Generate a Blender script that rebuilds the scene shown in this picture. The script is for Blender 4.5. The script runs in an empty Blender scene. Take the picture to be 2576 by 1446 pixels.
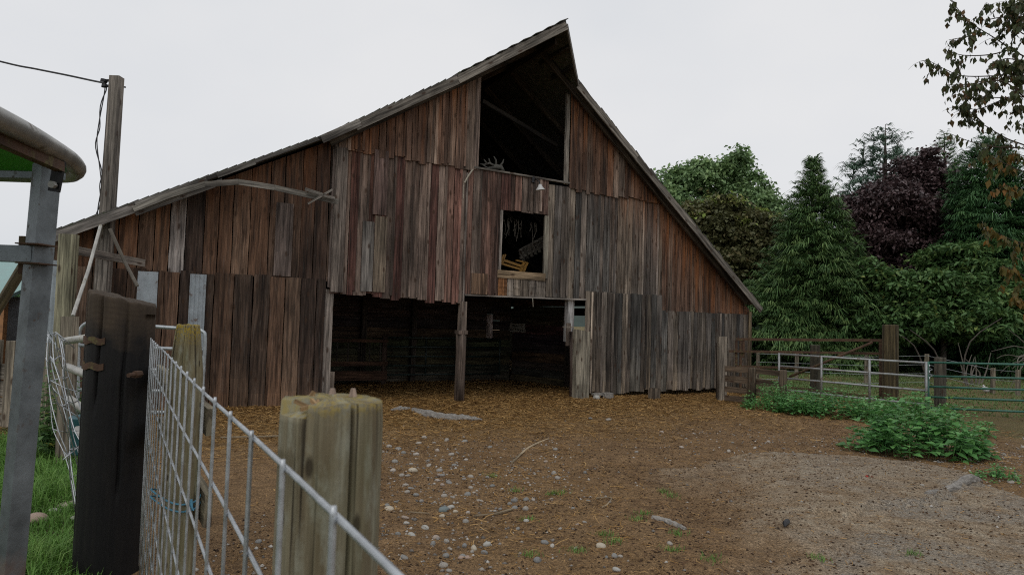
import bpy, math, random
import numpy as np
from mathutils import Vector, Matrix
rng = np.random.default_rng(11); random.seed(11)
S = bpy.context.scene; COL = S.collection
R_ = math.radians

# ------------------------------------------------------------------ camera model (pixels of a 2576x1446 view -> metres)
F, PITCH, ROLL, H = 1750., .0485, .03, 1.5
CP, SP, CR, SR = math.cos(PITCH), math.sin(PITCH), math.cos(ROLL), math.sin(ROLL)
def ray(x, y):
    a = (x-1288)/F; b = -(y-723)/F
    X = CR*a - SR*b; Y = SR*a + CR*b
    v = np.array([X, CP-SP*Y, SP+CP*Y]); return v/v[1]
def at(x, y, D): return np.array([0, 0, H]) + ray(x, y)*D
def gnd(x, y, z=0.):
    r = ray(x, y); return np.array([0, 0, H]) + r*((z-H)/r[2])
AZ = .5
BU = np.array([math.cos(AZ), math.sin(AZ)]); BN = np.array([-BU[1], BU[0]])
BO = gnd(510, 1028)[:2]
def fuv(x, y, s=0.):
    r = ray(x, y); t = (BO@BN + s)/(r[:2]@BN); p = np.array([0, 0, H]) + r*t
    return np.array([(p[:2]-BO)@BU, p[2]])
def BL(u, s, z): return np.array([*(BO + BU*u + BN*s), z])      # barn frame -> world
def toB(p): return np.array([(p[:2]-BO)@BU, (p[:2]-BO)@BN, p[2]])

# ------------------------------------------------------------------ numpy value noise
_T = rng.random((256, 256))
def vnoise(x, y, seed=0):
    x = np.asarray(x, float)+seed*17.3; y = np.asarray(y, float)+seed*31.7
    xi = np.floor(x).astype(int); yi = np.floor(y).astype(int); fx = x-xi; fy = y-yi
    fx = fx*fx*(3-2*fx); fy = fy*fy*(3-2*fy)
    g = lambda i, j: _T[i % 256, j % 256]
    return (g(xi, yi)*(1-fx)+g(xi+1, yi)*fx)*(1-fy)+(g(xi, yi+1)*(1-fx)+g(xi+1, yi+1)*fx)*fy
def fbm(x, y, o=4, seed=0):
    s = 0; a = .5; n = 0
    for k in range(o):
        s = s+a*vnoise(np.asarray(x)*2**k, np.asarray(y)*2**k, seed+k); n += a; a *= .5
    return s/n
def sstep(a, b, x):
    t = np.clip((np.asarray(x, float)-a)/(b-a), 0, 1); return t*t*(3-2*t)

# ------------------------------------------------------------------ node helpers / materials
def newmat(name):
    m = bpy.data.materials.new(name); m.use_nodes = True
    nt = m.node_tree; nt.nodes.clear()
    o = nt.nodes.new('ShaderNodeOutputMaterial'); b = nt.nodes.new('ShaderNodeBsdfPrincipled')
    nt.links.new(b.outputs[0], o.inputs[0]); return m, nt, b, o
def N(nt, typ, **kw):
    n = nt.nodes.new(typ)
    for k, v in kw.items():
        if k in n.inputs.keys() if isinstance(k, str) and hasattr(n, 'inputs') else False: n.inputs[k].default_value = v
        else: setattr(n, k, v)
    return n
def L(nt, a, b): nt.links.new(a, b)
def val(nt, op, a, b=None, clamp=False):
    n = nt.nodes.new('ShaderNodeMath'); n.operation = op; n.use_clamp = clamp
    for i, v in enumerate((a, b)):
        if v is None: continue
        if isinstance(v, (int, float)): n.inputs[i].default_value = v
        else: L(nt, v, n.inputs[i])
    return n.outputs[0]
def mixc(nt, f, a, b, mode='MIX'):
    n = nt.nodes.new('ShaderNodeMix'); n.data_type = 'RGBA'; n.blend_type = mode
    for sock, v in ((n.inputs[0], f), (n.inputs[6], a), (n.inputs[7], b)):
        if isinstance(v, (int, float)): sock.default_value = v
        elif isinstance(v, (tuple, list)): sock.default_value = (*v, 1) if len(v) == 3 else v
        else: L(nt, v, sock)
    return n.outputs[2]
def noise(nt, vec, scale, detail=3, rough=.55, dim='3D'):
    n = nt.nodes.new('ShaderNodeTexNoise'); n.noise_dimensions = dim
    n.inputs['Scale'].default_value = scale; n.inputs['Detail'].default_value = detail; n.inputs['Roughness'].default_value = rough
    if vec is not None: L(nt, vec, n.inputs['Vector'])
    return n.outputs['Fac']
def mapr(nt, v, a, b, c=0., d=1.):
    n = nt.nodes.new('ShaderNodeMapRange'); n.inputs[1].default_value = a; n.inputs[2].default_value = b
    n.inputs[3].default_value = c; n.inputs[4].default_value = d; L(nt, v, n.inputs[0]); return n.outputs[0]
def attr(nt, name): 
    n = nt.nodes.new('ShaderNodeAttribute'); n.attribute_name = name; return n
def bump(nt, h, b, strength=.4, dist=.01):
    n = nt.nodes.new('ShaderNodeBump'); n.inputs['Strength'].default_value = strength; n.inputs['Distance'].default_value = dist
    L(nt, h, n.inputs['Height']); L(nt, n.outputs[0], b.inputs['Normal'])
def scaled(nt, vec, sc, off=None):
    n = nt.nodes.new('ShaderNodeVectorMath'); n.operation = 'MULTIPLY'; n.inputs[1].default_value = sc; L(nt, vec, n.inputs[0])
    if off is None: return n.outputs[0]
    a = nt.nodes.new('ShaderNodeVectorMath'); a.operation = 'ADD'; L(nt, n.outputs[0], a.inputs[0]); L(nt, off, a.inputs[1]); return a.outputs[0]

def wood_material(name, wet=0., old=False, gs=1., bd=.006):
    m, nt, b, o = newmat(name)
    uv = nt.nodes.new('ShaderNodeUVMap'); uv.uv_map = 'UVMap'
    col = attr(nt, 'col'); rnd = attr(nt, 'rnd'); fr = attr(nt, 'fresh'); li = attr(nt, 'lichen')
    cmb = nt.nodes.new('ShaderNodeCombineXYZ')
    r1 = val(nt, 'MULTIPLY', rnd.outputs['Fac'], 91.7); L(nt, r1, cmb.inputs[0]); L(nt, val(nt, 'MULTIPLY', rnd.outputs['Fac'], 37.3), cmb.inputs[1]); L(nt, r1, cmb.inputs[2])
    g1 = noise(nt, scaled(nt, uv.outputs[0], (38*gs, 1.6*gs, 1), cmb.outputs[0]), 1, 6, .65)
    g2 = noise(nt, scaled(nt, uv.outputs[0], (120*gs, 5*gs, 1), cmb.outputs[0]), 1, 3, .6)
    blot = noise(nt, scaled(nt, uv.outputs[0], (7*gs, 1.1*gs, 1), cmb.outputs[0]), 1, 4, .6)
    stain = noise(nt, scaled(nt, uv.outputs[0], (15*gs, .7*gs, 1), cmb.outputs[0]), 1, 3, .6)
    k = mapr(nt, g1, .32, .68, .3, 1.6)
    k = val(nt, 'MULTIPLY', k, mapr(nt, g2, .25, .75, .72, 1.28))
    k = val(nt, 'MULTIPLY', k, mapr(nt, blot, .3, .7, .5, 1.4))
    base = mixc(nt, 1., col.outputs['Color'], k, 'MULTIPLY')
    # dark rain streaks, silver weathering, unweathered reddish wood under the eaves
    base = mixc(nt, mapr(nt, stain, .5, .64, 0, .8), base, mixc(nt, 1., base, (.27, .25, .25), 'MULTIPLY'))
    silver = noise(nt, scaled(nt, uv.outputs[0], (22*gs, .9*gs, 1), cmb.outputs[0]), 2.3, 4, .7)
    base = mixc(nt, mapr(nt, silver, .56, .72, 0, .0 if old else .3), base, (.185, .165, .145))
    frm = val(nt, 'MULTIPLY', fr.outputs['Fac'], mapr(nt, stain, .3, .64, 1.4, .12), clamp=True)
    frc = mixc(nt, blot, (.17, .055, .024), (.29, .13, .052)); frc = mixc(nt, 1., frc, mapr(nt, g1, .3, .7, .45, 1.35), 'MULTIPLY')
    base = mixc(nt, frm, base, frc)
    tco = nt.nodes.new('ShaderNodeTexCoord'); big = noise(nt, scaled(nt, tco.outputs['Object'], (.9, .9, .45)), 1, 4, .6)
    base = mixc(nt, 1., base, mapr(nt, big, .32, .68, .62, 1.35), 'MULTIPLY')
    # knots
    vo = nt.nodes.new('ShaderNodeTexVoronoi'); vo.voronoi_dimensions = '2D'; vo.inputs['Scale'].default_value = 1.; vo.inputs['Randomness'].default_value = 1.
    L(nt, scaled(nt, uv.outputs[0], (4.2, 1.7, 1), cmb.outputs[0]), vo.inputs['Vector'])
    kn = mapr(nt, vo.outputs['Distance'], .045, .11, 1, 0)
    base = mixc(nt, val(nt, 'MULTIPLY', kn, .8, clamp=True), base, (.045, .024, .014))
    lim = val(nt, 'MULTIPLY', li.outputs['Fac'], mapr(nt, noise(nt, scaled(nt, uv.outputs[0], (60, 45, 1)), 1, 5, .7), .47, .56, 0, 1), clamp=True)
    base = mixc(nt, lim, base, (.36, .25, .015))
    L(nt, base, b.inputs['Base Color']); b.inputs['Roughness'].default_value = .85 - wet
    b.inputs['Specular IOR Level'].default_value = .25
    hh = val(nt, 'ADD', g1, val(nt, 'MULTIPLY', g2, .5)); bump(nt, hh, b, .55, bd)
    return m
M = {}
M['wood'] = wood_material('weathered wood'); M['dimwood'] = wood_material('dimmed indoor wood', 0, True); M['postwood'] = None  # indoor wood is unsilvered, with interior gloom put into its darker board colours
def post_material():
    m, nt, b, o = newmat('mossy post wood'); uv = nt.nodes.new('ShaderNodeUVMap'); uv.uv_map = 'UVMap'; P = uv.outputs[0]; col = attr(nt, 'col'); li = attr(nt, 'lichen')
    g = noise(nt, scaled(nt, P, (170, 5, 1)), 1, 5, .65); st = noise(nt, scaled(nt, P, (45, 2.2, 1)), 1, 5, .65); bl = noise(nt, scaled(nt, P, (28, 9, 1)), 1, 6, .7); ck = noise(nt, scaled(nt, P, (75, 1.3, 1)), 1.3, 2, .5); sp = noise(nt, scaled(nt, P, (150, 90, 1)), 1, 4, .7)
    c = mixc(nt, 1., col.outputs['Color'], mapr(nt, g, .3, .7, .55, 1.45), 'MULTIPLY')
    c = mixc(nt, mapr(nt, st, .42, .6, 0, .65), c, mixc(nt, sp, (.085, .062, .036), (.15, .115, .065)))
    c = mixc(nt, mapr(nt, bl, .5, .66, 0, .75), c, mixc(nt, sp, (.17, .175, .125), (.36, .355, .29)))
    c = mixc(nt, mapr(nt, ck, .60, .66, 0, .85), c, (.022, .017, .011))
    vo = nt.nodes.new('ShaderNodeTexVoronoi'); vo.voronoi_dimensions = '2D'; vo.inputs['Scale'].default_value = 1.; L(nt, scaled(nt, P, (14, 6, 1)), vo.inputs['Vector'])
    c = mixc(nt, mapr(nt, vo.outputs['Distance'], .05, .10, .85, 0), c, (.03, .022, .014))
    c = mixc(nt, mapr(nt, noise(nt, scaled(nt, P, (9, 2, 1)), 1, 3), .5, .7, 0, .45), c, (.10, .115, .045))
    lim = val(nt, 'MULTIPLY', li.outputs['Fac'], mapr(nt, noise(nt, scaled(nt, P, (110, 90, 1)), 1, 5, .75), .46, .56, 0, 1), clamp=True)
    c = mixc(nt, lim, c, mixc(nt, sp, (.24, .15, .008), (.46, .34, .03)))
    L(nt, c, b.inputs['Base Color']); b.inputs['Roughness'].default_value = .9; b.inputs['Specular IOR Level'].default_value = .2
    bump(nt, val(nt, 'SUBTRACT', val(nt, 'ADD', g, val(nt, 'MULTIPLY', sp, .5)), mapr(nt, ck, .58, .66, 0, 1.2)), b, .6, .0016); return m
M['postwood'] = post_material()
def plain(name, col, rough=.6, metal=0., var=.25, scale=8., bumpd=0., rust=0., rcol=(.12, .045, .02)):
    m, nt, b, o = newmat(name)
    tc = nt.nodes.new('ShaderNodeTexCoord')
    n1 = noise(nt, tc.outputs['Object'], scale, 5, .65)
    c = mixc(nt, 1., col, mapr(nt, n1, .3, .7, 1-var, 1+var), 'MULTIPLY')
    if rust:
        n2 = noise(nt, tc.outputs['Object'], scale*1.7, 5, .7); rm = mapr(nt, n2, .62-rust, .74-rust, 0, 1)
        c = mixc(nt, rm, c, rcol)
        if metal: L(nt, mapr(nt, rm, 0, 1, metal, 0), b.inputs['Metallic'])
        L(nt, mapr(nt, rm, 0, 1, rough, .9), b.inputs['Roughness'])
    else:
        b.inputs['Metallic'].default_value = metal
        L(nt, mapr(nt, n1, .3, .7, max(.05, rough-.12), min(1, rough+.12)), b.inputs['Roughness'])
    L(nt, c, b.inputs['Base Color'])
    if bumpd: bump(nt, noise(nt, tc.outputs['Object'], scale*4, 4), b, .6, bumpd)
    return m
M['galv'] = plain('galvanised steel', (.36, .385, .40), .5, .75, .3, 14, .001, .02, (.16, .13, .10))
M['wire'] = plain('galvanised wire', (.42, .44, .46), .42, .7, .22, 30, .0005)
M['steel_post'] = plain('mottled zinc', (.15, .17, .182), .45, .6, .4, 9, .001, .03, (.11, .075, .055))
def rusting_post():
    m = plain('zinc post rusting at the foot', (.15, .17, .182), .45, .5, .4, 9, .001, .03, (.11, .075, .055)); nt = m.node_tree; b = [n for n in nt.nodes if n.type == 'BSDF_PRINCIPLED'][0]
    tcn = nt.nodes.new('ShaderNodeTexCoord'); sp = nt.nodes.new('ShaderNodeSeparateXYZ'); L(nt, tcn.outputs['Object'], sp.inputs[0]); src = b.inputs['Base Color'].links[0].from_socket
    f = mapr(nt, val(nt, 'ADD', sp.outputs['Z'], val(nt, 'MULTIPLY', noise(nt, tcn.outputs['Object'], 14, 4), .25)), .72, .84, 1, 0)
    L(nt, mixc(nt, f, src, mixc(nt, noise(nt, tcn.outputs['Object'], 40, 4), (.06, .025, .01), (.22, .09, .03))), b.inputs['Base Color']); L(nt, mapr(nt, f, 0, 1, .5, 0), b.inputs['Metallic']); return m
M['post_rust'] = rusting_post()
M['rusty'] = plain('rusty iron', (.07, .036, .02), .85, .1, .45, 9, .002, .1, (.10, .085, .03))
M['rail_white'] = plain('dull white pipe', (.36, .35, .32), .5, .2, .3, 7, .001, .04, (.17, .15, .07))
M['gate_grey'] = plain('grey gate tube', (.30, .31, .31), .5, .4, .25, 6, .001, .05, (.14, .08, .05))
M['gate_green'] = plain('green gate paint', (.03, .12, .085), .4, 0, .3, 6, 0, .0)
M['gate_dark'] = plain('dark gate paint', (.02, .035, .03), .5, 0, .3, 6)
M['corr'] = plain('old corrugated iron', (.30, .335, .36), .5, .35, .22, 5, .001, .03, (.12, .08, .06))
M['corr_spot'] = plain('spotted iron', (.22, .245, .26), .5, .35, .3, 20, .001, .1, (.05, .045, .045))
CANOPY = 1
M['rim'] = plain('dirty rim', (.24, .235, .215), .4, .45, .35, 8, .001, .06, (.09, .065, .04))
M['black_iron'] = plain('black iron', (.02, .02, .022), .5, .5, .3, 12)
M['cable'] = plain('cable', (.03, .03, .032), .6)
M['rope'] = plain('rope', (.34, .31, .25), .9, 0, .3, 60)
M['twine'] = plain('blue twine', (.07, .22, .32), .8, 0, .3, 60)
M['concrete'] = plain('broken concrete', (.22, .205, .185), .95, 0, .5, 26, .01)
M['bucket'] = plain('blue plastic', (.03, .10, .12), .4)
M['yellow'] = plain('faded yellow paint', (.24, .12, .018), .6, 0, .4, 12)
M['white'] = plain('white enamel', (.5, .5, .49), .4, 0, .1, 20)
M['bone'] = plain('old bone', (.075, .072, .062), .8, 0, .35, 18)
M['sign'] = plain('sign board', (.30, .28, .24), .7, 0, .2, 10)
M['ink'] = plain('sign paint', (.02, .018, .018), .7)
M['teal'] = plain('teal roofing', (.20, .33, .31), .5, .1, .15, 5)
M['siding_grey'] = plain('grey cladding', (.24, .26, .28), .7, 0, .2, 4)
M['cornerwood'] = plain('orange board', (.32, .16, .07), .8, 0, .3, 12)
M['shingle'] = plain('old shingles', (.085, .078, .07), .95, 0, .55, 10, .02, .12, (.045, .06, .025))
M['creosote'] = plain('tarred wood', (.011, .010, .0095), .5, 0, .5, 14, .006)
M['feather'] = plain('dark feather', (.012, .012, .014), .6)
M['redleaf'] = plain('red petal', (.35, .03, .02), .6)
M['bark'] = plain('bark', (.06, .05, .04), .95, 0, .45, 9, .02)
M['twig'] = plain('twig', (.045, .03, .022), .9, 0, .3, 12)
M['deadwood'] = plain('dead branch', (.13, .115, .095), .9, 0, .35, 9)
M['hill'] = plain('wooded hill', (.035, .055, .045), 1, 0, .35, .05)

def leafmat(name, stops, trans=.25, rough=.55):
    m, nt, b, o = newmat(name)
    a = attr(nt, 'rnd'); rp = nt.nodes.new('ShaderNodeValToRGB'); cr = rp.color_ramp
    while len(cr.elements) < len(stops): cr.elements.new(.5)
    for e, (p, c) in zip(cr.elements, stops): e.position = p; e.color = (*c, 1)
    L(nt, a.outputs['Fac'], rp.inputs[0]); L(nt, rp.outputs[0], b.inputs['Base Color'])
    b.inputs['Roughness'].default_value = rough; b.inputs['Specular IOR Level'].default_value = .3
    t = nt.nodes.new('ShaderNodeBsdfTranslucent'); L(nt, rp.outputs[0], t.inputs[0])
    mx = nt.nodes.new('ShaderNodeMixShader'); mx.inputs[0].default_value = trans
    L(nt, b.outputs[0], mx.inputs[1]); L(nt, t.outputs[0], mx.inputs[2]); L(nt, mx.outputs[0], o.inputs[0]); return m
M['maple'] = leafmat('maple leaves', [(0, (0.113, 0.19, 0.0892)), (.5, (0.199, 0.307, 0.134)), (1, (0.312, 0.434, 0.178))])
M['olive'] = leafmat('olive bronze leaves', [(0, (0.0645, 0.0696, 0.0314)), (.55, (0.12, 0.124, 0.0524)), (.9, (0.184, 0.14, 0.0699)), (1, (0.294, 0.413, 0.0874))])
M['cedar'] = leafmat('cedar sprays', [(0, (0.0364, 0.0722, 0.0274)), (.5, (0.0728, 0.146, 0.0479)), (1, (0.154, 0.232, 0.0768))], .15)
M['cedar2'] = leafmat('dark cedar sprays', [(0, (0.0254, 0.0645, 0.0274)), (.5, (0.0508, 0.129, 0.048)), (1, (0.1, 0.202, 0.0686))], .15)
M['spruce'] = leafmat('spruce needles', [(0, (0.0458, 0.0936, 0.0624)), (1, (0.135, 0.208, 0.146))], .1)
M['purple'] = leafmat('purple leaves', [(0, (0.0383, 0.0267, 0.0265)), (.6, (0.084, 0.0536, 0.0552)), (1, (0.179, 0.12, 0.12))], .12, .4)
M['shrub'] = leafmat('shrub leaves', [(0, (0.0505, 0.112, 0.0393)), (.6, (0.101, 0.193, 0.0629)), (.93, (0.169, 0.238, 0.0707)), (1, (0.404, 0.385, 0.0945))])
M['nettle'] = leafmat('nettle leaves', [(0, (0.067, 0.177, 0.0574)), (.5, (0.115, 0.292, 0.0861)), (1, (0.191, 0.407, 0.115))], .25, .5)
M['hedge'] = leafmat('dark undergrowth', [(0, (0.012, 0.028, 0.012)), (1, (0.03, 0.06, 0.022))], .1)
M['cherry'] = leafmat('cherry leaves', [(0, (.035, .05, .02)), (.55, (.07, .085, .03)), (.8, (.09, .07, .03)), (1, (.13, .07, .025))], .25, .5)
M['cherry_gold'] = leafmat('turning cherry leaves', [(0, (0.05, 0.065, 0.02)), (.5, (0.12, 0.1, 0.025)), (1, (0.26, 0.12, 0.03))], .3, .5)
M['grass'] = leafmat('grass blades', [(0, (0.0748, 0.15, 0.0299)), (.6, (0.134, 0.283, 0.0524)), (1, (0.255, 0.373, 0.105))], .3)
M['pasture'] = leafmat('pasture grass', [(0, (0.0825, 0.132, 0.0413)), (.7, (0.14, 0.214, 0.066)), (1, (0.231, 0.247, 0.099))], .25)
M['canopy_green'] = leafmat('green plastic sheet', [(0, (.09, .26, .06)), (1, (.09, .26, .06))], .5, .45)
M['straw'] = leafmat('straw', [(0, (0.092, 0.0449, 0.0172)), (.35, (0.209, 0.113, 0.0331)), (.7, (0.352, 0.202, 0.0662)), (1, (0.487, 0.314, 0.132))], .15, .7)
M['clod'] = leafmat('dirt crumbs', [(0, (0.0198, 0.012, 0.00806)), (.6, (0.066, 0.038, 0.0207)), (1, (0.143, 0.0848, 0.0495))], 0, .95)
M['gravel'] = leafmat('gravel', [(0, (0.11, 0.099, 0.088)), (.5, (0.242, 0.22, 0.198)), (.8, (0.33, 0.297, 0.253)), (1, (0.462, 0.44, 0.407))], 0, .8)

def stone_mat():
    m, nt, b, o = newmat('river stone')
    oi = nt.nodes.new('ShaderNodeObjectInfo'); rp = nt.nodes.new('ShaderNodeValToRGB'); cr = rp.color_ramp
    st = [(0, (.15, .155, .15)), (.25, (.26, .25, .23)), (.5, (.37, .33, .28)), (.7, (.21, .21, .20)), (.85, (.33, .26, .21)), (1, (.44, .42, .38))]
    while len(cr.elements) < len(st): cr.elements.new(.5)
    for e, (p, c) in zip(cr.elements, st): e.position = p; e.color = (*c, 1)
    L(nt, oi.outputs['Random'], rp.inputs[0])
    tc = nt.nodes.new('ShaderNodeTexCoord'); n1 = noise(nt, tc.outputs['Object'], 3., 5, .7); n2 = noise(nt, tc.outputs['Object'], 9, 3)
    c = mixc(nt, 1., rp.outputs[0], mapr(nt, n1, .3, .7, .7, 1.25), 'MULTIPLY')
    c = mixc(nt, mapr(nt, n2, .55, .7, 0, .6), c, (.09, .06, .04))
    L(nt, c, b.inputs['Base Color']); b.inputs['Roughness'].default_value = .75; bump(nt, n2, b, .3, .05); return m
M['stone'] = stone_mat()
def stone_col(name, c):
    return plain(name, c, .75, 0, .25, 22, .003)
M['stone_blue'] = stone_col('blue grey stone', (.15, .18, .18)); M['stone_cream'] = stone_col('cream stone', (.42, .37, .29))
M['stone_pale'] = stone_col('pale stone', (.36, .35, .32)); M['stone_pink'] = stone_col('pink stone', (.34, .25, .20)); M['stone_grey'] = stone_col('grey stone', (.19, .19, .185))

def ground_mat():
    m, nt, b, o = newmat('trodden dirt')
    tc = nt.nodes.new('ShaderNodeTexCoord'); P = tc.outputs['Object']
    n1 = noise(nt, P, 1.1, 6, .65); n2 = noise(nt, P, 9, 5, .7); n3 = noise(nt, P, 55, 4, .7); n4 = noise(nt, P, 24, 3, .6)
    c = mixc(nt, mapr(nt, n2, .3, .7), (.145, .083, .038), (.30, .188, .094))
    n6 = noise(nt, P, 3.6, 6, .75); n7 = noise(nt, P, 14, 2, .5)
    c = mixc(nt, mapr(nt, n6, .36, .6, .5, 0), c, (.075, .046, .025))
    c = mixc(nt, mapr(nt, n1, .35, .65, 0, .45), c, (.30, .195, .105))
    st = attr(nt, 'straw'); c = mixc(nt, val(nt, 'MULTIPLY', st.outputs['Fac'], mapr(nt, n3, .35, .6, .15, .95), clamp=True), c, mixc(nt, n4, (.26, .155, .05), (.42, .27, .095)))
    sl = attr(nt, 'slab'); c = mixc(nt, val(nt, 'MULTIPLY', sl.outputs['Fac'], val(nt, 'MULTIPLY', mapr(nt, n6, .36, .58, .25, 1.), mapr(nt, n2, .3, .6, .35, 1.)), clamp=True), c, mixc(nt, n4, (.29, .232, .16), (.46, .39, .295)))
    ra = attr(nt, 'rawconc'); c = mixc(nt, val(nt, 'MULTIPLY', ra.outputs['Fac'], mapr(nt, n4, .35, .55, .2, 1), clamp=True), c, mixc(nt, n3, (.15, .125, .098), (.37, .33, .275)))
    gr = attr(nt, 'grass'); c = mixc(nt, val(nt, 'MULTIPLY', gr.outputs['Fac'], mapr(nt, n2, .3, .6, .35, 1), clamp=True), c, mixc(nt, n3, (.035, .065, .018), (.075, .115, .035)))
    c = mixc(nt, 1., c, mapr(nt, n3, .3, .7, .4, 1.55), 'MULTIPLY')
    n5 = noise(nt, P, 130, 2, .6); c = mixc(nt, 1., c, mapr(nt, n5, .3, .7, .5, 1.5), 'MULTIPLY')
    c = mixc(nt, mapr(nt, n4, .64, .70, 0, .7), c, (.022, .014, .009))
    L(nt, c, b.inputs['Base Color']); b.inputs['Roughness'].default_value = .93; b.inputs['Specular IOR Level'].default_value = .2
    h = val(nt, 'ADD', val(nt, 'ADD', n2, val(nt, 'MULTIPLY', n7, 1.3)), val(nt, 'MULTIPLY', n3, .5)); bump(nt, h, b, 1., .05); return m
M['ground'] = ground_mat()

# ------------------------------------------------------------------ objects
def tag(o, label=None, cat=None, group=None, kind=None):
    if label: o['label'] = label
    if cat: o['category'] = cat
    if group: o['group'] = group
    if kind: o['kind'] = kind
    return o
def thing(name, label, cat, loc=(0, 0, 0), rotz=0., group=None):
    o = bpy.data.objects.new(name, None); COL.objects.link(o); o.location = tuple(float(v) for v in loc); o.rotation_euler = (0, 0, rotz)
    o.empty_display_size = .2
    return tag(o, label, cat, group)
def localise(V, parent):
    """world points -> the frame of a thing (location and turn about the vertical only)"""
    chain = []
    while parent is not None: chain.append(parent); parent = parent.parent
    V = np.array(V, float)
    for p in reversed(chain):
        V = V - np.array(p.location); a = p.rotation_euler[2]
        if a:
            c, s = math.cos(a), math.sin(a); V = np.stack([c*V[:, 0]+s*V[:, 1], -s*V[:, 0]+c*V[:, 1], V[:, 2]], 1)
    return V
class MB:
    def __init__(s): s.v = []; s.f = []; s.uv = []; s.col = []; s.rnd = []; s.fresh = []; s.lich = []
    def add(s, verts, faces, uvs=None, col=(.3, .3, .3), rnd=None, fresh=None, lich=None):
        k = len(s.v); s.v += [tuple(p) for p in verts]
        r = random.random() if rnd is None else rnd
        for i, f in enumerate(faces):
            s.f.append([k+j for j in f]); s.uv.append(uvs[i] if uvs else [(0, 0)]*len(f)); s.col.append(col); s.rnd.append(r)
        s.fresh += list(fresh) if fresh is not None else [0.]*len(verts)
        s.lich += list(lich) if lich is not None else [0.]*len(verts)
    def hexa(s, b4, t4, n=1, col=(.3, .3, .3), fresh=None, wob=0., lich=None, colf=None):
        """a board: four corners of one end, four of the other, cut into n lengths"""
        b4 = np.array(b4, float); t4 = np.array(t4, float); vs = []; fr = []; li = []
        length = np.linalg.norm(t4.mean(0)-b4.mean(0)); per = [np.linalg.norm(b4[(i+1) % 4]-b4[i]) for i in range(4)]
        cum = np.concatenate([[0], np.cumsum(per)]); u0 = random.random()*5; v0 = random.random()*9
        for k in range(n+1):
            t = k/n; ring = b4*(1-t)+t4*t
            if wob and 0 < k < n: ring = ring + np.random.default_rng(random.randrange(1 << 30)).normal(0, wob, 3)
            vs += list(ring); fr += [fresh(p, t) if fresh else 0. for p in ring]; li += [lich(p, t) if lich else 0. for p in ring]
        fs = []; uv = []
        for k in range(n):
            for i in range(4):
                j = (i+1) % 4; fs.append([4*k+i, 4*k+j, 4*k+4+j, 4*k+4+i])
                a, b = u0+cum[i], u0+cum[i+1]; c, d = v0+length*k/n, v0+length*(k+1)/n
                uv.append([(a, c), (b, c), (b, d), (a, d)])
        fs.append([3, 2, 1, 0]); uv.append([(u0, v0)]*4); e = 4*n; fs.append([e, e+1, e+2, e+3]); uv.append([(u0+.03*i, v0+.01*i) for i in range(4)])
        k0 = len(s.col); s.add(vs, fs, uv, col, None, fr, li)
        if colf:
            for k in range(n):
                for i in range(4): s.col[k0+4*k+i] = colf((k+.5)/n)
    def bar(s, p, q, w, t, up=(0, 0, 1), n=1, col=(.3, .3, .3), w2=None, **kw):
        """board from p to q: width w across up-ish, thickness t on the third axis"""
        p = np.array(p, float); q = np.array(q, float); d = q-p; d = d/np.linalg.norm(d); up = np.array(up, float)
        a = np.cross(d, up); a = a/np.linalg.norm(a); b = np.cross(a, d); w2 = w if w2 is None else w2
        cs = lambda c, ww: [c-b*ww/2-a*t/2, c-b*ww/2+a*t/2, c+b*ww/2+a*t/2, c+b*ww/2-a*t/2]
        s.hexa(cs(p, w), cs(q, w2), n, col, **kw)
    def box(s, c, d, col=(.3, .3, .3), rot=None):
        c = np.array(c, float); d = np.array(d, float)/2
        off = np.array([(-1, -1), (1, -1), (1, 1), (-1, 1)], float)
        f = lambda z: [np.array([x*d[0], y*d[1], z*d[2]]) for x, y in off]
        b, t = f(-1), f(1)
        if rot is not None: b = [np.array(rot@Vector(p)) for p in b]; t = [np.array(rot@Vector(p)) for p in t]
        s.hexa([c+p for p in b], [c+p for p in t], 1, col)
    def tube(s, pts, r, n=8, col=(.3, .3, .3), cap=True, jit=0., lich=None, fresh=None, rnd=None):
        pts = [np.array(p, float) for p in pts]; m = len(pts); rs = r if isinstance(r, (list, tuple, np.ndarray)) else [r]*m
        vs = []; fs = []; uv = []; ref = np.array([.13, .27, .95]); v = random.random()*9; u0 = random.random()*5; prev = None; li = []; fr = []
        vv = []
        for k in range(m):
            d = pts[min(k+1, m-1)]-pts[max(k-1, 0)]; d = d/(np.linalg.norm(d)+1e-12)
            if abs(d@ref) > .98: ref = np.array([.9, .1, .3])
            if prev is None: a = np.cross(d, ref)
            else: a = prev-d*(prev@d)
            a = a/(np.linalg.norm(a)+1e-12); prev = a; b = np.cross(d, a)
            if k: v += np.linalg.norm(pts[k]-pts[k-1])
            vv.append(v)
            for i in range(n):
                th = 2*math.pi*i/n; rr = rs[k]*(1+(random.uniform(-jit, jit) if jit else 0)); p = pts[k]+(a*math.cos(th)+b*math.sin(th))*rr
                vs.append(p); li.append(lich(p, k/(m-1)) if lich else 0.); fr.append(fresh(p, k/(m-1)) if fresh else 0.)
        for k in range(m-1):
            for i in range(n):
                j = (i+1) % n; fs.append([k*n+i, k*n+j, k*n+n+j, k*n+n+i])
                ua = u0+2*math.pi*rs[k]*i/n; ub = u0+2*math.pi*rs[k]*(i+1)/n
                uv.append([(ua, vv[k]), (ub, vv[k]), (ub, vv[k+1]), (ua, vv[k+1])])
        if cap:
            fs.append(list(range(n))[::-1]); uv.append([(.03*math.cos(i), .03*math.sin(i)) for i in range(n)])
            fs.append([(m-1)*n+i for i in range(n)]); uv.append([(.3*rs[-1]*math.cos(2*math.pi*i/n), .3*rs[-1]*math.sin(2*math.pi*i/n)) for i in range(n)])
        s.add(vs, fs, uv, col, rnd, fr, li)
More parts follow.
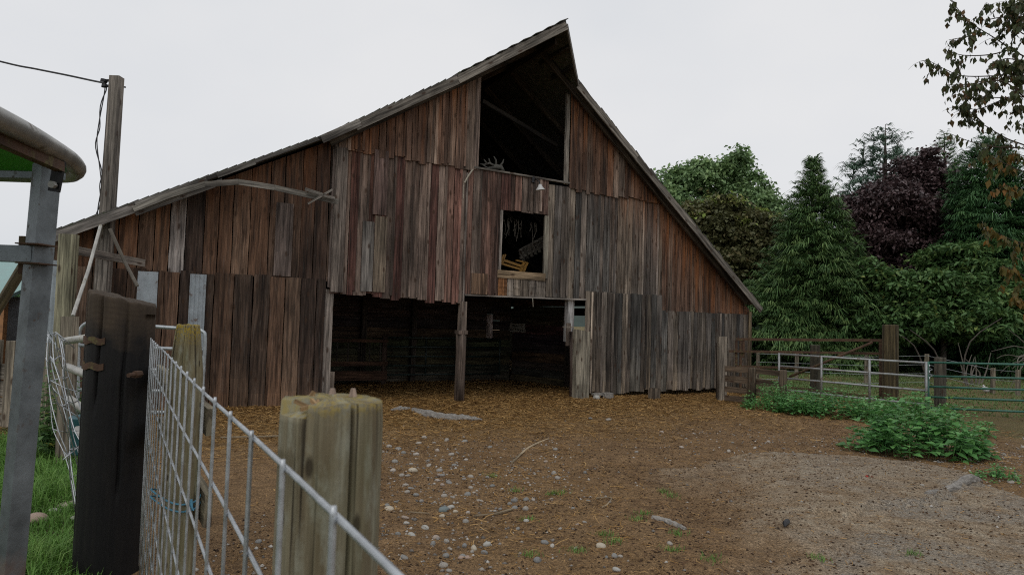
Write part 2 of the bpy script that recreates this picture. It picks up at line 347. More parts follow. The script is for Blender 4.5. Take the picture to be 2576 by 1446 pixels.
    def build(s, name, mat, parent=None, loc=None, local=False, smooth=False, label=None):
        V = np.array(s.v, float)
        if parent is not None and not local: V = localise(V, parent)
        if loc is not None: V = V-np.array(loc, float)
        me = bpy.data.meshes.new(name); me.from_pydata(V.tolist(), [], s.f); 
        uvl = me.uv_layers.new(name='UVMap'); uvl.data.foreach_set('uv', np.array([c for f in s.uv for c in f], float).ravel())
        a = me.attributes.new('col', 'FLOAT_COLOR', 'FACE'); a.data.foreach_set('color', np.array([(*c, 1) for c in s.col], float).ravel())
        a = me.attributes.new('rnd', 'FLOAT', 'FACE'); a.data.foreach_set('value', np.array(s.rnd, float))
        a = me.attributes.new('fresh', 'FLOAT', 'POINT'); a.data.foreach_set('value', np.array(s.fresh, float))
        a = me.attributes.new('lichen', 'FLOAT', 'POINT'); a.data.foreach_set('value', np.array(s.lich, float))
        if smooth: me.polygons.foreach_set('use_smooth', [len(f) == 4 for f in s.f])
        me.materials.append(M[mat] if isinstance(mat, str) else mat); me.update()
        o = bpy.data.objects.new(name, me); COL.objects.link(o)
        if parent is not None: o.parent = parent
        if loc is not None: o.location = tuple(float(v) for v in loc)
        if label: o['label'] = label
        return o
def fast(name, V, Q, mat, parent=None, loc=None, rnd=None, smooth=False, attrs=None):
    V = np.asarray(V, float)
    if parent is not None: V = localise(V, parent)
    if loc is not None: V = V-np.array(loc, float)
    me = bpy.data.meshes.new(name); k = Q.shape[1]
    me.vertices.add(len(V)); me.vertices.foreach_set('co', V.ravel().astype(np.float32))
    me.loops.add(Q.size); me.loops.foreach_set('vertex_index', Q.ravel().astype(np.int32))
    me.polygons.add(len(Q)); me.polygons.foreach_set('loop_start', np.arange(0, Q.size, k, dtype=np.int32))
    if smooth: me.polygons.foreach_set('use_smooth', np.ones(len(Q), bool))
    me.update(calc_edges=True); me.validate()
    if rnd is not None:
        a = me.attributes.new('rnd', 'FLOAT', 'FACE'); a.data.foreach_set('value', np.asarray(rnd, np.float32))
    for n_, v in (attrs or {}).items():
        a = me.attributes.new(n_, 'FLOAT', 'POINT'); a.data.foreach_set('value', np.asarray(v, np.float32))
    me.materials.append(M[mat]); o = bpy.data.objects.new(name, me); COL.objects.link(o)
    if parent is not None: o.parent = parent
    if loc is not None: o.location = tuple(float(v) for v in loc)
    return o
def unit(a): return a/(np.linalg.norm(a, axis=-1, keepdims=True)+1e-9)

# ------------------------------------------------------------------ world, sun, camera
w = bpy.data.worlds.new('World'); S.world = w; w.use_nodes = True; nt = w.node_tree; bg = nt.nodes['Background']
sky = nt.nodes.new('ShaderNodeTexSky'); sky.sky_type = 'NISHITA'; sky.sun_disc = False
SUN_EL, SUN_ROT = R_(52), R_(200)
sky.sun_elevation = SUN_EL; sky.sun_rotation = SUN_ROT; sky.dust_density = 4.; sky.altitude = 50
tc = nt.nodes.new('ShaderNodeTexCoord'); cl = noise(nt, scaled(nt, tc.outputs['Generated'], (1., 1., 1.8)), 1.6, 4, .5)
cloud = mixc(nt, mapr(nt, cl, .35, .65), (7.1, 7.38, 7.78), (8.2, 8.25, 8.4))
hs = nt.nodes.new('ShaderNodeHueSaturation'); hs.inputs['Saturation'].default_value = .35; L(nt, sky.outputs[0], hs.inputs['Color'])
L(nt, mixc(nt, .92, hs.outputs[0], cloud), bg.inputs['Color']); bg.inputs['Strength'].default_value = .1
sd = bpy.data.lights.new('sun', 'SUN'); sd.energy = .7; sd.angle = R_(30); sd.color = (1., .96, .9)
so = bpy.data.objects.new('sun', sd); COL.objects.link(so)
sv = Vector((math.sin(SUN_ROT)*math.cos(SUN_EL), math.cos(SUN_ROT)*math.cos(SUN_EL), math.sin(SUN_EL)))
so.rotation_euler = sv.to_track_quat('Z', 'Y').to_euler(); so.location = (0, -5, 20)
cd = bpy.data.cameras.new('camera'); cam = bpy.data.objects.new('camera', cd); COL.objects.link(cam)
cd.sensor_width = 36; cd.lens = F/2576*36; cd.clip_start = .03; cd.clip_end = 2000
Rx = Vector((1, 0, 0)); Ux = Vector((0, -SP, CP)); Fx = Vector((0, CP, SP))
r_ = CR*Rx+SR*Ux; u_ = -SR*Rx+CR*Ux
cam.matrix_world = Matrix(((r_.x, u_.x, -Fx.x, 0), (r_.y, u_.y, -Fx.y, 0), (r_.z, u_.z, -Fx.z, H), (0, 0, 0, 1)))
cd.dof.use_dof = True; cd.dof.focus_distance = 11.; cd.dof.aperture_fstop = 11.
S.camera = cam
S.view_settings.view_transform = 'Standard'; S.view_settings.look = 'None'; S.view_settings.exposure = 0.; S.view_settings.gamma = 1.
S.cycles.use_denoising = False; S.cycles.pixel_filter_type = 'BLACKMAN_HARRIS'; S.cycles.filter_width = 1.1; S.cycles.max_bounces = 8; S.cycles.transparent_max_bounces = 8
S.cycles.sample_clamp_indirect = 3.

# ------------------------------------------------------------------ ground
def in_barn(x, y):
    u = (x-BO[0])*BU[0]+(y-BO[1])*BU[1]; s = (x-BO[0])*BN[0]+(y-BO[1])*BN[1]; return u, s
SLAB = [gnd(*p)[:2] for p in [(1700, 1165), (1950, 1150), (2150, 1160), (2300, 1175), (2420, 1198), (2470, 1215)]]
def slab_masks(x, y):
    """two broken concrete aprons in the yard: the farther one stands a hand's breadth higher along a crack"""
    xs = np.array([p[0] for p in SLAB]); ys = np.array([p[1] for p in SLAB])
    far = np.interp(x, xs, ys, left=ys[0]-.3, right=ys[-1]-.6)
    wob = (fbm(x*1.6, y*1.6, 3, 5)-.5)*.7
    a = sstep(0, .06, far-y+.0*wob)*sstep(1.25, 2.2, x+wob*1.6-.1*(y-4))*sstep(7.6, 7.0, x)
    c0, c1 = gnd(2460, 1208)[:2], gnd(2335, 1275)[:2]; c2 = gnd(2050, 1310)[:2]
    cx = np.array([c2[0], c1[0], c0[0], c0[0]+2]); cy = np.array([c2[1], c1[1], c0[1], c0[1]+.25])
    crack = np.interp(x, cx, cy, left=c2[1]-.8)+(fbm(x*5, y*0+3, 3, 9)-.5)*.3
    hi = sstep(-.03, .05, y-crack); edge = np.exp(-((y-crack)/.10)**2)*sstep(c2[0]+.1, c1[0], x)
    return a, hi, edge
def height(x, y):
    h = (fbm(x*.5, y*.5, 3, 1)-.5)*.10+(fbm(x*2.2, y*2.2, 3, 2)-.5)*.05+(fbm(x*6.5, y*6.5, 2, 3)-.5)*.04
    a, hi, e = slab_masks(x, y); h = h*(1-.75*a)+a*(.015+.055*hi)
    u, s = in_barn(x, y); nb = np.exp(-(s/1.0)**2)*((u > -3) & (u < 13)); h = h*(1-.6*nb)
    return h*sstep(120, 40, np.hypot(x, y))
def axis(a, b, step, lo, hi):
    core = np.arange(a, b, step); d = step; left = []; x = a
    while x > lo: d *= 1.35; x -= d; left.append(x)
    d = step; x = core[-1]; right = []
    while x < hi: d *= 1.35; x += d; right.append(x)
    return np.array(left[::-1]+list(core)+right)
gx = axis(-6.2, 9.5, .042, -600, 600); gy = axis(.6, 15.5, .042, -300, 900)
GX, GY = np.meshgrid(gx, gy); gxf, gyf = GX.ravel(), GY.ravel()
a, hi, ed = slab_masks(gxf, gyf); u, s = in_barn(gxf, gyf)
def straw_amt(x, y):
    u, s = in_barn(x, y); v = sstep(-5.2, -.8, s)*sstep(-4, -1, u)*sstep(13.5, 10.5, u)
    v = v*(.45+.75*fbm(x*1.1, y*1.1, 4, 21)); v = v + .12*sstep(.5, .75, fbm(x*.8, y*.8, 3, 22))*sstep(15, 12, y)*sstep(-3, -1, x); return np.clip(v, 0, 1)
def grass_amt(x, y):
    left = sstep(.05, -.3, x+.56*y-.12+(fbm(x*2, y*2, 3, 31)-.5)*.5)*sstep(9.6, 8.4, y)
    xe = 5.4+.0*y; past = sstep(0, 1.5, (y-13.8)-.2*(x-6))*sstep(5.5, 7., x)*(.35+.9*sstep(.4, .6, fbm(x*.35, y*.35, 3, 32)))
    edge = sstep(6.3, 7.8, x+(fbm(x, y, 3, 35)-.5)*2)*sstep(6, 8, y)*.7
    return np.clip(np.maximum.reduce([left, past*sstep(60, 30, y), edge*.8]), 0, 1)
gz = height(gxf, gyf)
nx, ny = len(gx), len(gy); idx = np.arange(nx*ny).reshape(ny, nx)
Q = np.stack([idx[:-1, :-1], idx[:-1, 1:], idx[1:, 1:], idx[1:, :-1]], -1).reshape(-1, 4)
g = fast('ground', np.stack([gxf, gyf, gz], 1), Q, 'ground', smooth=True,
         attrs={'straw': straw_amt(gxf, gyf), 'slab': a, 'rawconc': np.clip(a*ed*1.3+a*sstep(.50, .60, fbm(gxf*1.7, gyf*1.7, 5, 41))*.85*(1-.55*hi), 0, 1), 'grass': grass_amt(gxf, gyf)})
tag(g, kind='structure')
def gz1(x, y): return float(height(np.array([x]), np.array([y]))[0])
def base(px, py): 
    p = gnd(px, py); return np.array([p[0], p[1], gz1(p[0], p[1])])

# ------------------------------------------------------------------ the barn
barn = thing('barn', 'big weathered brown timber barn with open hay loft under a peaked roof hood', 'barn', (BO[0], BO[1], 0), AZ)
# roof profile in the barn's frame, read at the verge plane (35 cm in front of the wall)
VS = -.35
l1, l2 = fuv(830, 345, VS), fuv(1180, 185, VS); q1, q2 = fuv(1460, 222, VS), fuv(1905, 768, VS)
k1, k2 = fuv(500, 462, VS), fuv(135, 592, VS)
m1 = (l2[1]-l1[1])/(l2[0]-l1[0]); m2 = (q2[1]-q1[1])/(q2[0]-q1[0]); m3 = (k2[1]-k1[1])/(k2[0]-k1[0])
UR = (q1[1]-l1[1]+m1*l1[0]-m2*q1[0])/(m1-m2); ZR = l1[1]+m1*(UR-l1[0])
UK = (k1[1]-l1[1]+m1*l1[0]-m3*k1[0])/(m1-m3)
ZK = l1[1]+m1*(UK-l1[0]); UL, UE = -2.35, q2[0]+.02
def roofz(u):
    if u >= UR: return ZR+m2*(u-UR)
    if u >= UK: return ZR+m1*(u-UR)
    return ZK+m3*(u-UK)
WL, WR, DEPTH = -2.1, 11.85, 12.5
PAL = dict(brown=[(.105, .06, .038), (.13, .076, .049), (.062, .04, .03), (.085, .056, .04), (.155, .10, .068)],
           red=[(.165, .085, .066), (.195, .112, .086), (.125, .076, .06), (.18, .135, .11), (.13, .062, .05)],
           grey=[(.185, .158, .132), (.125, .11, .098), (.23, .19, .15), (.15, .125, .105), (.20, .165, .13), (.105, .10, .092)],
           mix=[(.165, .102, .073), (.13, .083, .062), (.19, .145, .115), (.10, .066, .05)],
           pale=[(.40, .38, .36)], dark=[(.05, .038, .03), (.065, .048, .037)], hall=[(.075, .06, .047), (.055, .043, .034), (.09, .075, .06)], hall2=[(.085, .055, .042), (.06, .043, .034)])  # dark and hall tones: interior gloom put into the plank colours
def siding(name, u0, u1, top, bot, wr, pal, s=0., t=.022, gap=.013, jit=.02, fresh=0., batten=0., label=None, cols=None, topj=0., splash=None):
    mb = MB(); uu = u0; i = 0
    while uu < u1-.03:
        ub = min(uu+random.uniform(*wr), u1)
        if u1-ub < .06: ub = u1
        c = random.choice(PAL[pal]); k = random.uniform(.66, 1.22); c = tuple(v*k for v in c)
        mid = (uu+ub)/2
        if cols: 
            cc = cols(mid)
            if cc is not None: c = cc
        sd_ = s-random.random()*.012; fm = max(0., random.gauss(1., .45)); zb = bot(mid)+random.uniform(-jit, jit); tj = random.uniform(-topj, topj)
        ua = uu+gap/2; ue = ub-gap/2
        fr = (lambda p, tt, fm=fm: float(min(1., fresh*fm*math.exp(-max(0., roofz(p[0])-p[2]-.15)/.75)))) if fresh else None
        tilt = random.uniform(-.004, .004)
        b4 = [(ua, sd_-t, zb), (ue, sd_-t, zb), (ue, sd_, zb), (ua, sd_, zb)]
        za, ze = top(ua)+tj, top(ue)+tj
        if min(za, ze) > zb+.05:
            t4 = [(ua+tilt, sd_-t, za), (ue+tilt, sd_-t, ze), (ue+tilt, sd_, ze), (ua+tilt, sd_, za)]
            cf = None
            if splash:
                zl = random.uniform(*splash); br = random.uniform(1.0, 1.4); dk = random.uniform(.62, 1.02)
                def cf(t_, c=c, zl=zl, br=br, dk=dk, zb=zb, zt_=za):
                    f_ = float(sstep(zl+.45, zl-.45, zb+(zt_-zb)*t_)); return tuple(v*(dk*(1-f_)+br*f_)*w_ for v, w_ in zip(c, (1, 1-.05*f_, 1-.14*f_)))
            mb.hexa(b4, t4, 9, c, fresh=fr, wob=.0025, colf=cf)
            if batten and random.random() < batten and ue < u1-.05:
                zt = min(top(ub-.02), top(ub+.02))-.01; zb2 = bot(ub)+random.uniform(-.01, .06); kk_ = random.choice((.6, .75, 1., 1.4, 1.9)); c2 = tuple(v*kk_ for v in c)
                hw = random.uniform(.018, .028)
                if zt > zb2+.1: mb.hexa([(ub-hw, sd_-t-.02, zb2), (ub+hw, sd_-t-.02, zb2), (ub+hw, sd_-t-.002, zb2), (ub-hw, sd_-t-.002, zb2)], [(ub-hw, sd_-t-.02, zt), (ub+hw, sd_-t-.02, zt), (ub+hw, sd_-t-.002, zt), (ub-hw, sd_-t-.002, zt)], 6, c2, fresh=fr)
        uu = ub; i += 1
    return mb.build(name, 'wood', barn, local=True, label=label)
C_ = lambda z: (lambda u: z)
U = lambda x, y, s=0.: fuv(x, y, s)[0]
Z = lambda x, y, s=0.: fuv(x, y, s)[1]
rt = lambda u: roofz(u)-.03
uA = U(828, 712); uB = U(1168, 600); u4 = U(1193, 300); u5 = U(1420, 350); uW0, uW1 = U(1254, 610), U(1374, 615); uC = U(1470, 745)
zS = 2.08; zT = Z(1190, 425); zWt, zWb = 3.64, 2.42
def leftcols(u):
    x1, x2, x3 = U(408, 600), U(440, 600), U(470, 600)
    return (.30, .28, .26) if x1 < u < x2 else (.27, .25, .235) if x2 <= u < x3 else None
siding('siding', WL, uA, rt, C_(zS+.0), (.2, .3), 'brown', 0., jit=.012, fresh=.5, cols=leftcols, label='wide dark brown planks under the low roof')
siding('siding', WL, uA-.06, C_(zS+.03), C_(.0), (.2, .29), 'brown', -.035, topj=.02, jit=.02, splash=(.1, .6), label='wide brown planks below the seam')
siding('siding', uA, uB, lambda u: min(rt(u), zT+.02), lambda u: 1.9-.045*(u-uA), (.11, .2), 'red', -.01, jit=.05, fresh=.5, batten=.7, label='narrow faded red boards')
siding('siding', U(850, 370), u4, rt, lambda u: zT-.03, (.11, .2), 'mix', -.045, jit=.05, fresh=.7, batten=.7, label='reddish boards in the gable')
siding('siding', uB, uW0, C_(zT), C_(1.97), (.1, .17), 'red', -.008, jit=.008, batten=.5)
siding('siding', uW0, uW1, C_(zT), C_(zWt), (.12, .19), 'red', -.012, jit=.015, batten=.4)
siding('siding', uW0, uW1, C_(zWb-.09), C_(1.98), (.13, .2), 'grey', -.012, jit=.02, cols=lambda u: (.26, .12, .05) if u < uW0+.1 else None)
siding('siding', uW1, uC, C_(Z(1420, 470)), C_(2.0), (.13, .2), 'grey', -.004, jit=.01, batten=.5, label='silver grey boards')
uD = U(1662, 770)
siding('siding', uC, uD, lambda u: min(rt(u), Z(1560, 495)), C_(2.13), (.1, .17), 'grey', 0., jit=.012, fresh=.9, batten=.5, label='grey boards with dark streaks')
siding('siding', uD, WR, rt, C_(1.8), (.1, .17), 'mix', -.002, jit=.015, fresh=1.5, batten=.5, label='boards glowing orange brown under the eave')
siding('siding', u5+.1, U(1700, 512), rt, lambda u: Z(1560, 495)-.02, (.1, .17), 'mix', -.04, jit=.04, fresh=1.05, batten=.6, label='orange brown gable boards')
siding('siding', uC, uD, C_(2.16), lambda u: .085+.02*math.sin(u*3), (.1, .16), 'grey', -.03, topj=.012, jit=.025, batten=.35, splash=(.3, 1.0))
siding('siding', uD, WR, C_(1.83), lambda u: .10, (.1, .17), 'grey', -.025, topj=.012, jit=.03, batten=.3, splash=(.3, 1.1))
# other walls (big planks), with the openings light comes through
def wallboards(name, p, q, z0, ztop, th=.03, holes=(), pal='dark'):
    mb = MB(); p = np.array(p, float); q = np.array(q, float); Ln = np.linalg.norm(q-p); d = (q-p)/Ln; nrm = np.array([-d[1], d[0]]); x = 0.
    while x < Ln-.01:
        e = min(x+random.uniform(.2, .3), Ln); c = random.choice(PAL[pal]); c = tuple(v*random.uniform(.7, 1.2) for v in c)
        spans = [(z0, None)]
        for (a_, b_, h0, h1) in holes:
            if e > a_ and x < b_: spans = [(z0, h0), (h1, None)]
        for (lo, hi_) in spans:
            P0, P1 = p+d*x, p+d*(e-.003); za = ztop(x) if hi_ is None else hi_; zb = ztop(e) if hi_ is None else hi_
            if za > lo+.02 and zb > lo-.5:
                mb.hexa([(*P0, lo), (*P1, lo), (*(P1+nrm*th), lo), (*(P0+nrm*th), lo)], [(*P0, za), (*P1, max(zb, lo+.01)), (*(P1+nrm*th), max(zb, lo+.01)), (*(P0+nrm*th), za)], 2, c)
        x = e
    return mb.build(name, 'dimwood', barn, local=True)
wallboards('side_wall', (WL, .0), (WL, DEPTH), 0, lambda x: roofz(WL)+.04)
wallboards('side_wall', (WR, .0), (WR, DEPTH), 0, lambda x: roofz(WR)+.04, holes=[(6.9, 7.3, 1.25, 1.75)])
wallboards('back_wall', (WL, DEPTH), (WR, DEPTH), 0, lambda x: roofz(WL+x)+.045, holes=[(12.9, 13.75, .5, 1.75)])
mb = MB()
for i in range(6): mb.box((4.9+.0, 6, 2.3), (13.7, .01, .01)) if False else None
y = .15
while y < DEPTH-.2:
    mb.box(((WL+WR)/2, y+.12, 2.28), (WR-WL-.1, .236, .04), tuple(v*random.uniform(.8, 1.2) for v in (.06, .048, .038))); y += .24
mb.build('loft_floor', 'dimwood', barn, local=True)
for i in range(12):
    mb = MB(); mb.box((WL+.6+i*1.18, DEPTH/2, 2.16), (.07, DEPTH-.5, .19), (.05, .04, .032)); mb.build('joist', 'dimwood', barn, local=True)
for hx in (UR,):
    mb = MB(); mb.bar((hx, -.9, ZR-.18), (hx, DEPTH, ZR-.18), .18, .05, n=4, col=(.06, .047, .036)); mb.build('ridge_beam', 'dimwood', barn, local=True)
# roof slabs: shingled, ragged at the verge
def roof_plane(name, pts, label=None):
    mb = MB()
    for (ua, za), (ub, zb) in pts:
        n_ = max(2, int(abs(ub-ua)/.13)); 
        for i in range(n_):
            t0, t1 = i/n_, (i+1)/n_; a0 = ua+(ub-ua)*t0; a1 = ua+(ub-ua)*t1; z0 = za+(zb-za)*t0; z1 = za+(zb-za)*t1
            rag = 1. if label is None or ua == UR else .12; y0 = VS-random.uniform(.0, .05)*rag; th = .058+random.uniform(-.008, .016)*rag; lift = random.uniform(.0, .016)*rag
            mb.hexa([(a0, y0, z0+.03), (a0, DEPTH+.3, z0+.03), (a0, DEPTH+.3, z0+.03+th), (a0, y0, z0+.03+th+lift)],
                    [(a1, y0, z1+.03), (a1, DEPTH+.3, z1+.03), (a1, DEPTH+.3, z1+.03+th-.012), (a1, y0, z1+.03+th-.012)], 1, (.2, .2, .2))
    return mb.build(name, 'shingle', barn, local=True, label=label)
zr = lambda u: (u, roofz(u))
roof_plane('roof', [(zr(UR), zr(UK)), (zr(UK), zr(UL))], 'long slope with the low lean-to')
roof_plane('roof', [(zr(UR), zr(UE))], 'steep slope')
HP = np.array([UR, -1.22, ZR+.0]); HLu, HRu = UR-1.75, U(1452, 214, VS)
def prism(mb, tri, th, col): 
    t = np.array(tri, float); up = np.array([0, 0, th]); v = list(t)+list(t+up)
    mb.add(v, [[2, 1, 0], [3, 4, 5], [0, 1, 4, 3], [1, 2, 5, 4], [2, 0, 3, 5]], [[(0, 0)]*3]*2+[[(0, 0)]*4]*3, col)
mb = MB()
prism(mb, [HP, (UR, VS+.02, ZR+.03), (HLu, VS+.02, roofz(HLu)+.03)], .07, (.2, .2, .2)); prism(mb, [(UR, VS+.02, ZR+.03), HP, (HRu, VS+.02, roofz(HRu)+.03)], .07, (.2, .2, .2))
for k in range(9):
    t = k/9+.03; p = HP*(1-t)+np.array((HLu, VS, roofz(HLu)))*t
    mb.box(p+np.array([.0, .1, .095]), (.2, .3, .014), (.2, .2, .2), Matrix.Rotation(-.5, 3, 'Y'))
mb.build('hood_roof', 'shingle', barn, local=True)
TC = (.19, .17, .145)
def trim(name, p, q, w, t=.03, col=TC, n=3, up=(0, 0, 1), **kw):
    mb = MB(); k = random.uniform(.88, 1.12); mb.bar(p, q, w, t, up, n, tuple(v*k for v in col), **kw); return mb.build(name, 'wood', barn, local=True)
V3 = lambda u, s, dz=0.: np.array([u, s, roofz(u)+dz])
hl = np.array([HLu, VS-.035, roofz(HLu)-.03])
trim('verge_board', HP+[0, -.02, -.03], hl, .16)
trim('verge_board', hl+[-.0, -.0, .0], V3(U(893, 308, VS), VS-.03, -.02), .15)
trim('verge_board', V3(U(905, 305, VS), VS-.045, .01), V3(U(808, 358, VS), VS-.045, .0), .13, col=(.2, .185, .165))
trim('verge_board', V3(U(800, 362, VS), VS-.02, .03), V3(UK-.1, VS-.02, .03), .05, col=(.12, .11, .1))
trim('verge_board', V3(UK-.1, VS-.02, .03), V3(U(515, 462, VS), VS-.02, .03), .05, col=(.12, .11, .1))
trim('verge_board', V3(U(520, 460, VS), VS-.03, .0), V3(U(342, 522, VS), VS-.03, .0), .10, col=(.2, .185, .165))
trim('verge_board', V3(U(640, 430, VS), VS-.03, .015), V3(U(545, 455, VS), VS-.03, .015), .07, col=(.2, .185, .165))
trim('verge_board', V3(U(340, 522, VS), VS-.03, -.03), V3(UL, VS-.03, -.03), .13, col=(.17, .155, .14))
trim('verge_board', V3(U(340, 522, VS), VS-.005, -.10), V3(U(560, 460, VS), VS-.005, -.10), .09, col=(.17, .155, .14))
trim('verge_board', HP+[.01, -.02, -.03], np.array([HRu, VS-.035, roofz(HRu)-.02]), .10, col=(.19, .17, .15))
trim('verge_board', V3(HRu, VS-.03, -.03), V3(U(1600, 398, VS), VS-.03, -.03), .14)
trim('verge_board', V3(U(1600, 398, VS), VS-.03, -.035), V3(UE+.08, VS-.03, -.035), .14)
# trim boards round the openings
VC = (.21, .185, .165)
trim('jamb', (u4+.03, -.05, zT-.02), (u4+.03, -.05, roofz(u4)-.1), .12, .03, (.19, .14, .115), up=(1, 0, 0))
trim('jamb', (u5+.04, -.03, zT-.05), (u5+.04, -.03, roofz(u5)-.15), .1, .03, (.24, .215, .18), up=(1, 0, 0))
trim('sill', (u4, -.045, zT+.02), (u5+.12, -.045, zT-.02), .035, .06, (.24, .215, .185))
trim('window_jamb', (uW0+.02, -.02, zWb), (uW0+.03, -.02, zWt-.01), .05, .06, VC, up=(1, 0, 0))
trim('window_jamb', (uW1-.02, -.02, zWb-.05), (uW1-.02, -.02, zWt-.02), .09, .05, (.22, .20, .16), up=(1, 0, 0))
trim('window_sill', (uW0-.02, -.03, zWb-.02), (uW1-.03, -.03, zWb-.03), .15, .05, (.27, .195, .12))
trim('ledge', (uB, -.03, 1.965), (uC+.02, -.03, 1.985), .03, .05, (.2, .18, .16))
trim('corner_board', (WR-.02, -.055, .05), (WR-.02, -.055, roofz(WR)-.06), .1, .03, (.2, .15, .09), up=(1, 0, 0))
trim('batten', (uA+.02, -.04, 1.98), (uA+.02, -.04, roofz(uA)-.12), .11, .02, (.19, .15, .13), up=(1, 0, 0))
trim('batten', (uB+.0, -.045, 1.78), (uB+.0, -.045, zT-.1), .035, .02, (.2, .17, .15), up=(1, 0, 0))
uj = U(818, 880); trim('door_post', (uj+.02, .05, 0), (uj+.02, .05, 1.95), .16, .12, (.22, .19, .165), up=(1, 0, 0), n=5)
trim('door_post', (uj+.16, .1, 0), (uj+.16, .1, .55), .07, .05, (.2, .16, .13), up=(1, 0, 0))
# repair patches of sheet metal and odd boards
def corrugated(mb, u0, u1, s, z0, z1, pitch=.06, amp=.008):
    n_ = int((u1-u0)/pitch*6)+2; vs = []; fs = []
    for i in range(n_):
        uu = u0+(u1-u0)*i/(n_-1); y = s-amp*math.cos((uu-u0)/pitch*2*math.pi)
        vs += [(uu, y, z0), (uu, y, z1), (uu, y+.004, z0), (uu, y+.004, z1)]
        if i: k = 4*i; fs += [[k-4, k, k+1, k-3], [k-2, k-1, k+3, k+2], [k-3, k+1, k+3, k-1], [k-4, k-2, k+2, k]]
    mb.add(vs, fs, [[(0, 0)]*4]*len(fs), (.4, .4, .4))
mb = MB(); corrugated(mb, U(472, 800), U(513, 800), -.085, .9, zS+.0); mb.build('metal_patch', 'corr', barn, local=True)
mb = MB(); corrugated(mb, U(345, 720), U(396, 720), -.08, 1.4, zS+.0, .2); mb.build('metal_patch', 'corr', barn, local=True)
for (x0, y0, x1, y1, c) in [(907, 558, 936, 733, (.17, .155, .14)), (937, 380, 972, 542, (.15, .10, .085)), (938, 545, 968, 735, (.19, .15, .11)), (690, 512, 733, 695, (.15, .115, .10)), (1183, 688, 1222, 740, (.2, .125, .08)), (836, 372, 866, 735, (.2, .165, .14))]:
    ua_, ub_ = U(x0, (y0+y1)/2), U(x1, (y0+y1)/2); za_, zb_ = Z((x0+x1)/2, y0), Z((x0+x1)/2, y1); mb = MB()
    mb.hexa([(ua_, -.075, zb_), (ub_, -.075, zb_), (ub_, -.05, zb_), (ua_, -.05, zb_)], [(ua_, -.075, za_), (ub_, -.075, za_), (ub_, -.05, za_), (ua_, -.05, za_)], 5, c); mb.build('patch_board', 'wood', barn, local=True)
# support posts in the wide doorway
uP = U(1157, 900)
mb = MB(); mb.tube([(uP, -.02, -.05), (uP, -.02, .4), (uP+.005, -.02, .9), (uP, -.02, 1.24)], [.098, .093, .092, .096], 14, (.10, .075, .06), jit=.04); mb.build('support_post', 'wood', barn, local=True, smooth=True)
mb = MB(); mb.box((uP, -.02, 1.27), (.185, .185, .07), (.14, .105, .085)); mb.box((uP+.01, -.02, 1.56), (.125, .125, .56), (.17, .135, .11)); mb.build('support_post', 'wood', barn, local=True)
uq = U(1438, 800); mb = MB(); mb.box((uq, .1, 1.55), (.15, .14, .86), (.42, .41, .40)); mb.build('support_post', 'wood', barn, local=True, label='white painted post')
mb = MB(); mb.box((U(1430, 830), -.0, 1.27), (.09, .04, .46), (.16, .125, .1)); mb.build('patch_board', 'wood', barn, local=True)
mb = MB(); mb.tube([(U(1438, 920), -.12, -.05), (U(1438, 920), -.1, .5), (U(1437, 850), -.08, 1.33)], [.10, .09, .085], 12, (.085, .06, .05), jit=.06); mb.build('support_post', 'wood', barn, local=True, smooth=True)
ua_, ub_ = U(1443, 990, -.25), U(1476, 990, -.25); mb = MB()
mb.hexa([(ua_, -.33, -.05), (ub_, -.33, -.05), (ub_, -.2, -.05), (ua_, -.2, -.05)], [(ua_-.03, -.33, 1.38), (ub_-.01, -.33, 1.34), (ub_-.01, -.2, 1.34), (ua_-.03, -.2, 1.38)], 8, (.25, .225, .175), wob=.006); mb.build('slab_post', 'wood', barn, local=True)
mb = MB(); mb.box((U(1430, 822, -.2), -.18, 1.42), (.2, .1, .03), (.2, .17, .14)); mb.build('patch_board', 'wood', barn, local=True)
# inner partitions
def planks_h(name, p, q, z0, z1, pal, holes=(), th=.03):
    mb = MB(); p = np.array(p, float); q = np.array(q, float); Ln = np.linalg.norm(q-p); d = (q-p)/Ln; nrm = np.array([-d[1], d[0]]); z = z0
    while z < z1-.02:
        e = min(z+random.uniform(.16, .26), z1); c = random.choice(PAL[pal]); c = tuple(v*random.uniform(.7, 1.25) for v in c); segs = [(0, Ln)]
        for (a_, b_, h0, h1) in holes:
            if e > h0+.02 and z < h1-.02: segs = [(0, a_), (b_, Ln)]
        for (xa, xb) in segs:
            if xb-xa < .02: continue
            P0, P1 = p+d*xa, p+d*xb; off = nrm*random.uniform(0, .012)
            mb.hexa([(*(P0+off), z), (*(P0+off), e-.006), (*(P0+off+nrm*th), e-.006), (*(P0+off+nrm*th), z)], [(*(P1+off), z), (*(P1+off), e-.006), (*(P1+off+nrm*th), e-.006), (*(P1+off+nrm*th), z)], 6, c)
        z = e
    return mb.build(name, 'dimwood', barn, local=True)
sl0, sl1 = fuv(1224, 826, 3.75)[0], fuv(1241, 826, 3.75)[0]
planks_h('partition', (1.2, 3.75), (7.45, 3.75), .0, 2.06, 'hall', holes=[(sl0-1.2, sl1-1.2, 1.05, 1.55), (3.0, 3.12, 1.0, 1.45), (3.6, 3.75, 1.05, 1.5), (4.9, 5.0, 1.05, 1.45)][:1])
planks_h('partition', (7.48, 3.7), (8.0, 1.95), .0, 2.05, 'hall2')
for uu in (2.4, 3.6, 4.8, 6.0):
    mb = MB(); mb.box((uu, 3.66, 1.03), (.12, .12, 2.06), (.06, .048, .038)); mb.build('stall_post', 'dimwood', barn, local=True)
mb = MB(); mb.box((7.98, 1.85, 1.03), (.14, .14, 2.06), (.06, .045, .035)); mb.build('stall_post', 'dimwood', barn, local=True)
mb = MB(); mb.box((11.15, DEPTH+.35, 1.1), (.9, .03, 1.3), (.6, .5, .46)); mb.build('slot_backdrop', 'wood', barn, local=True)  # pale board added outside the back wall so the partition slot looks bright
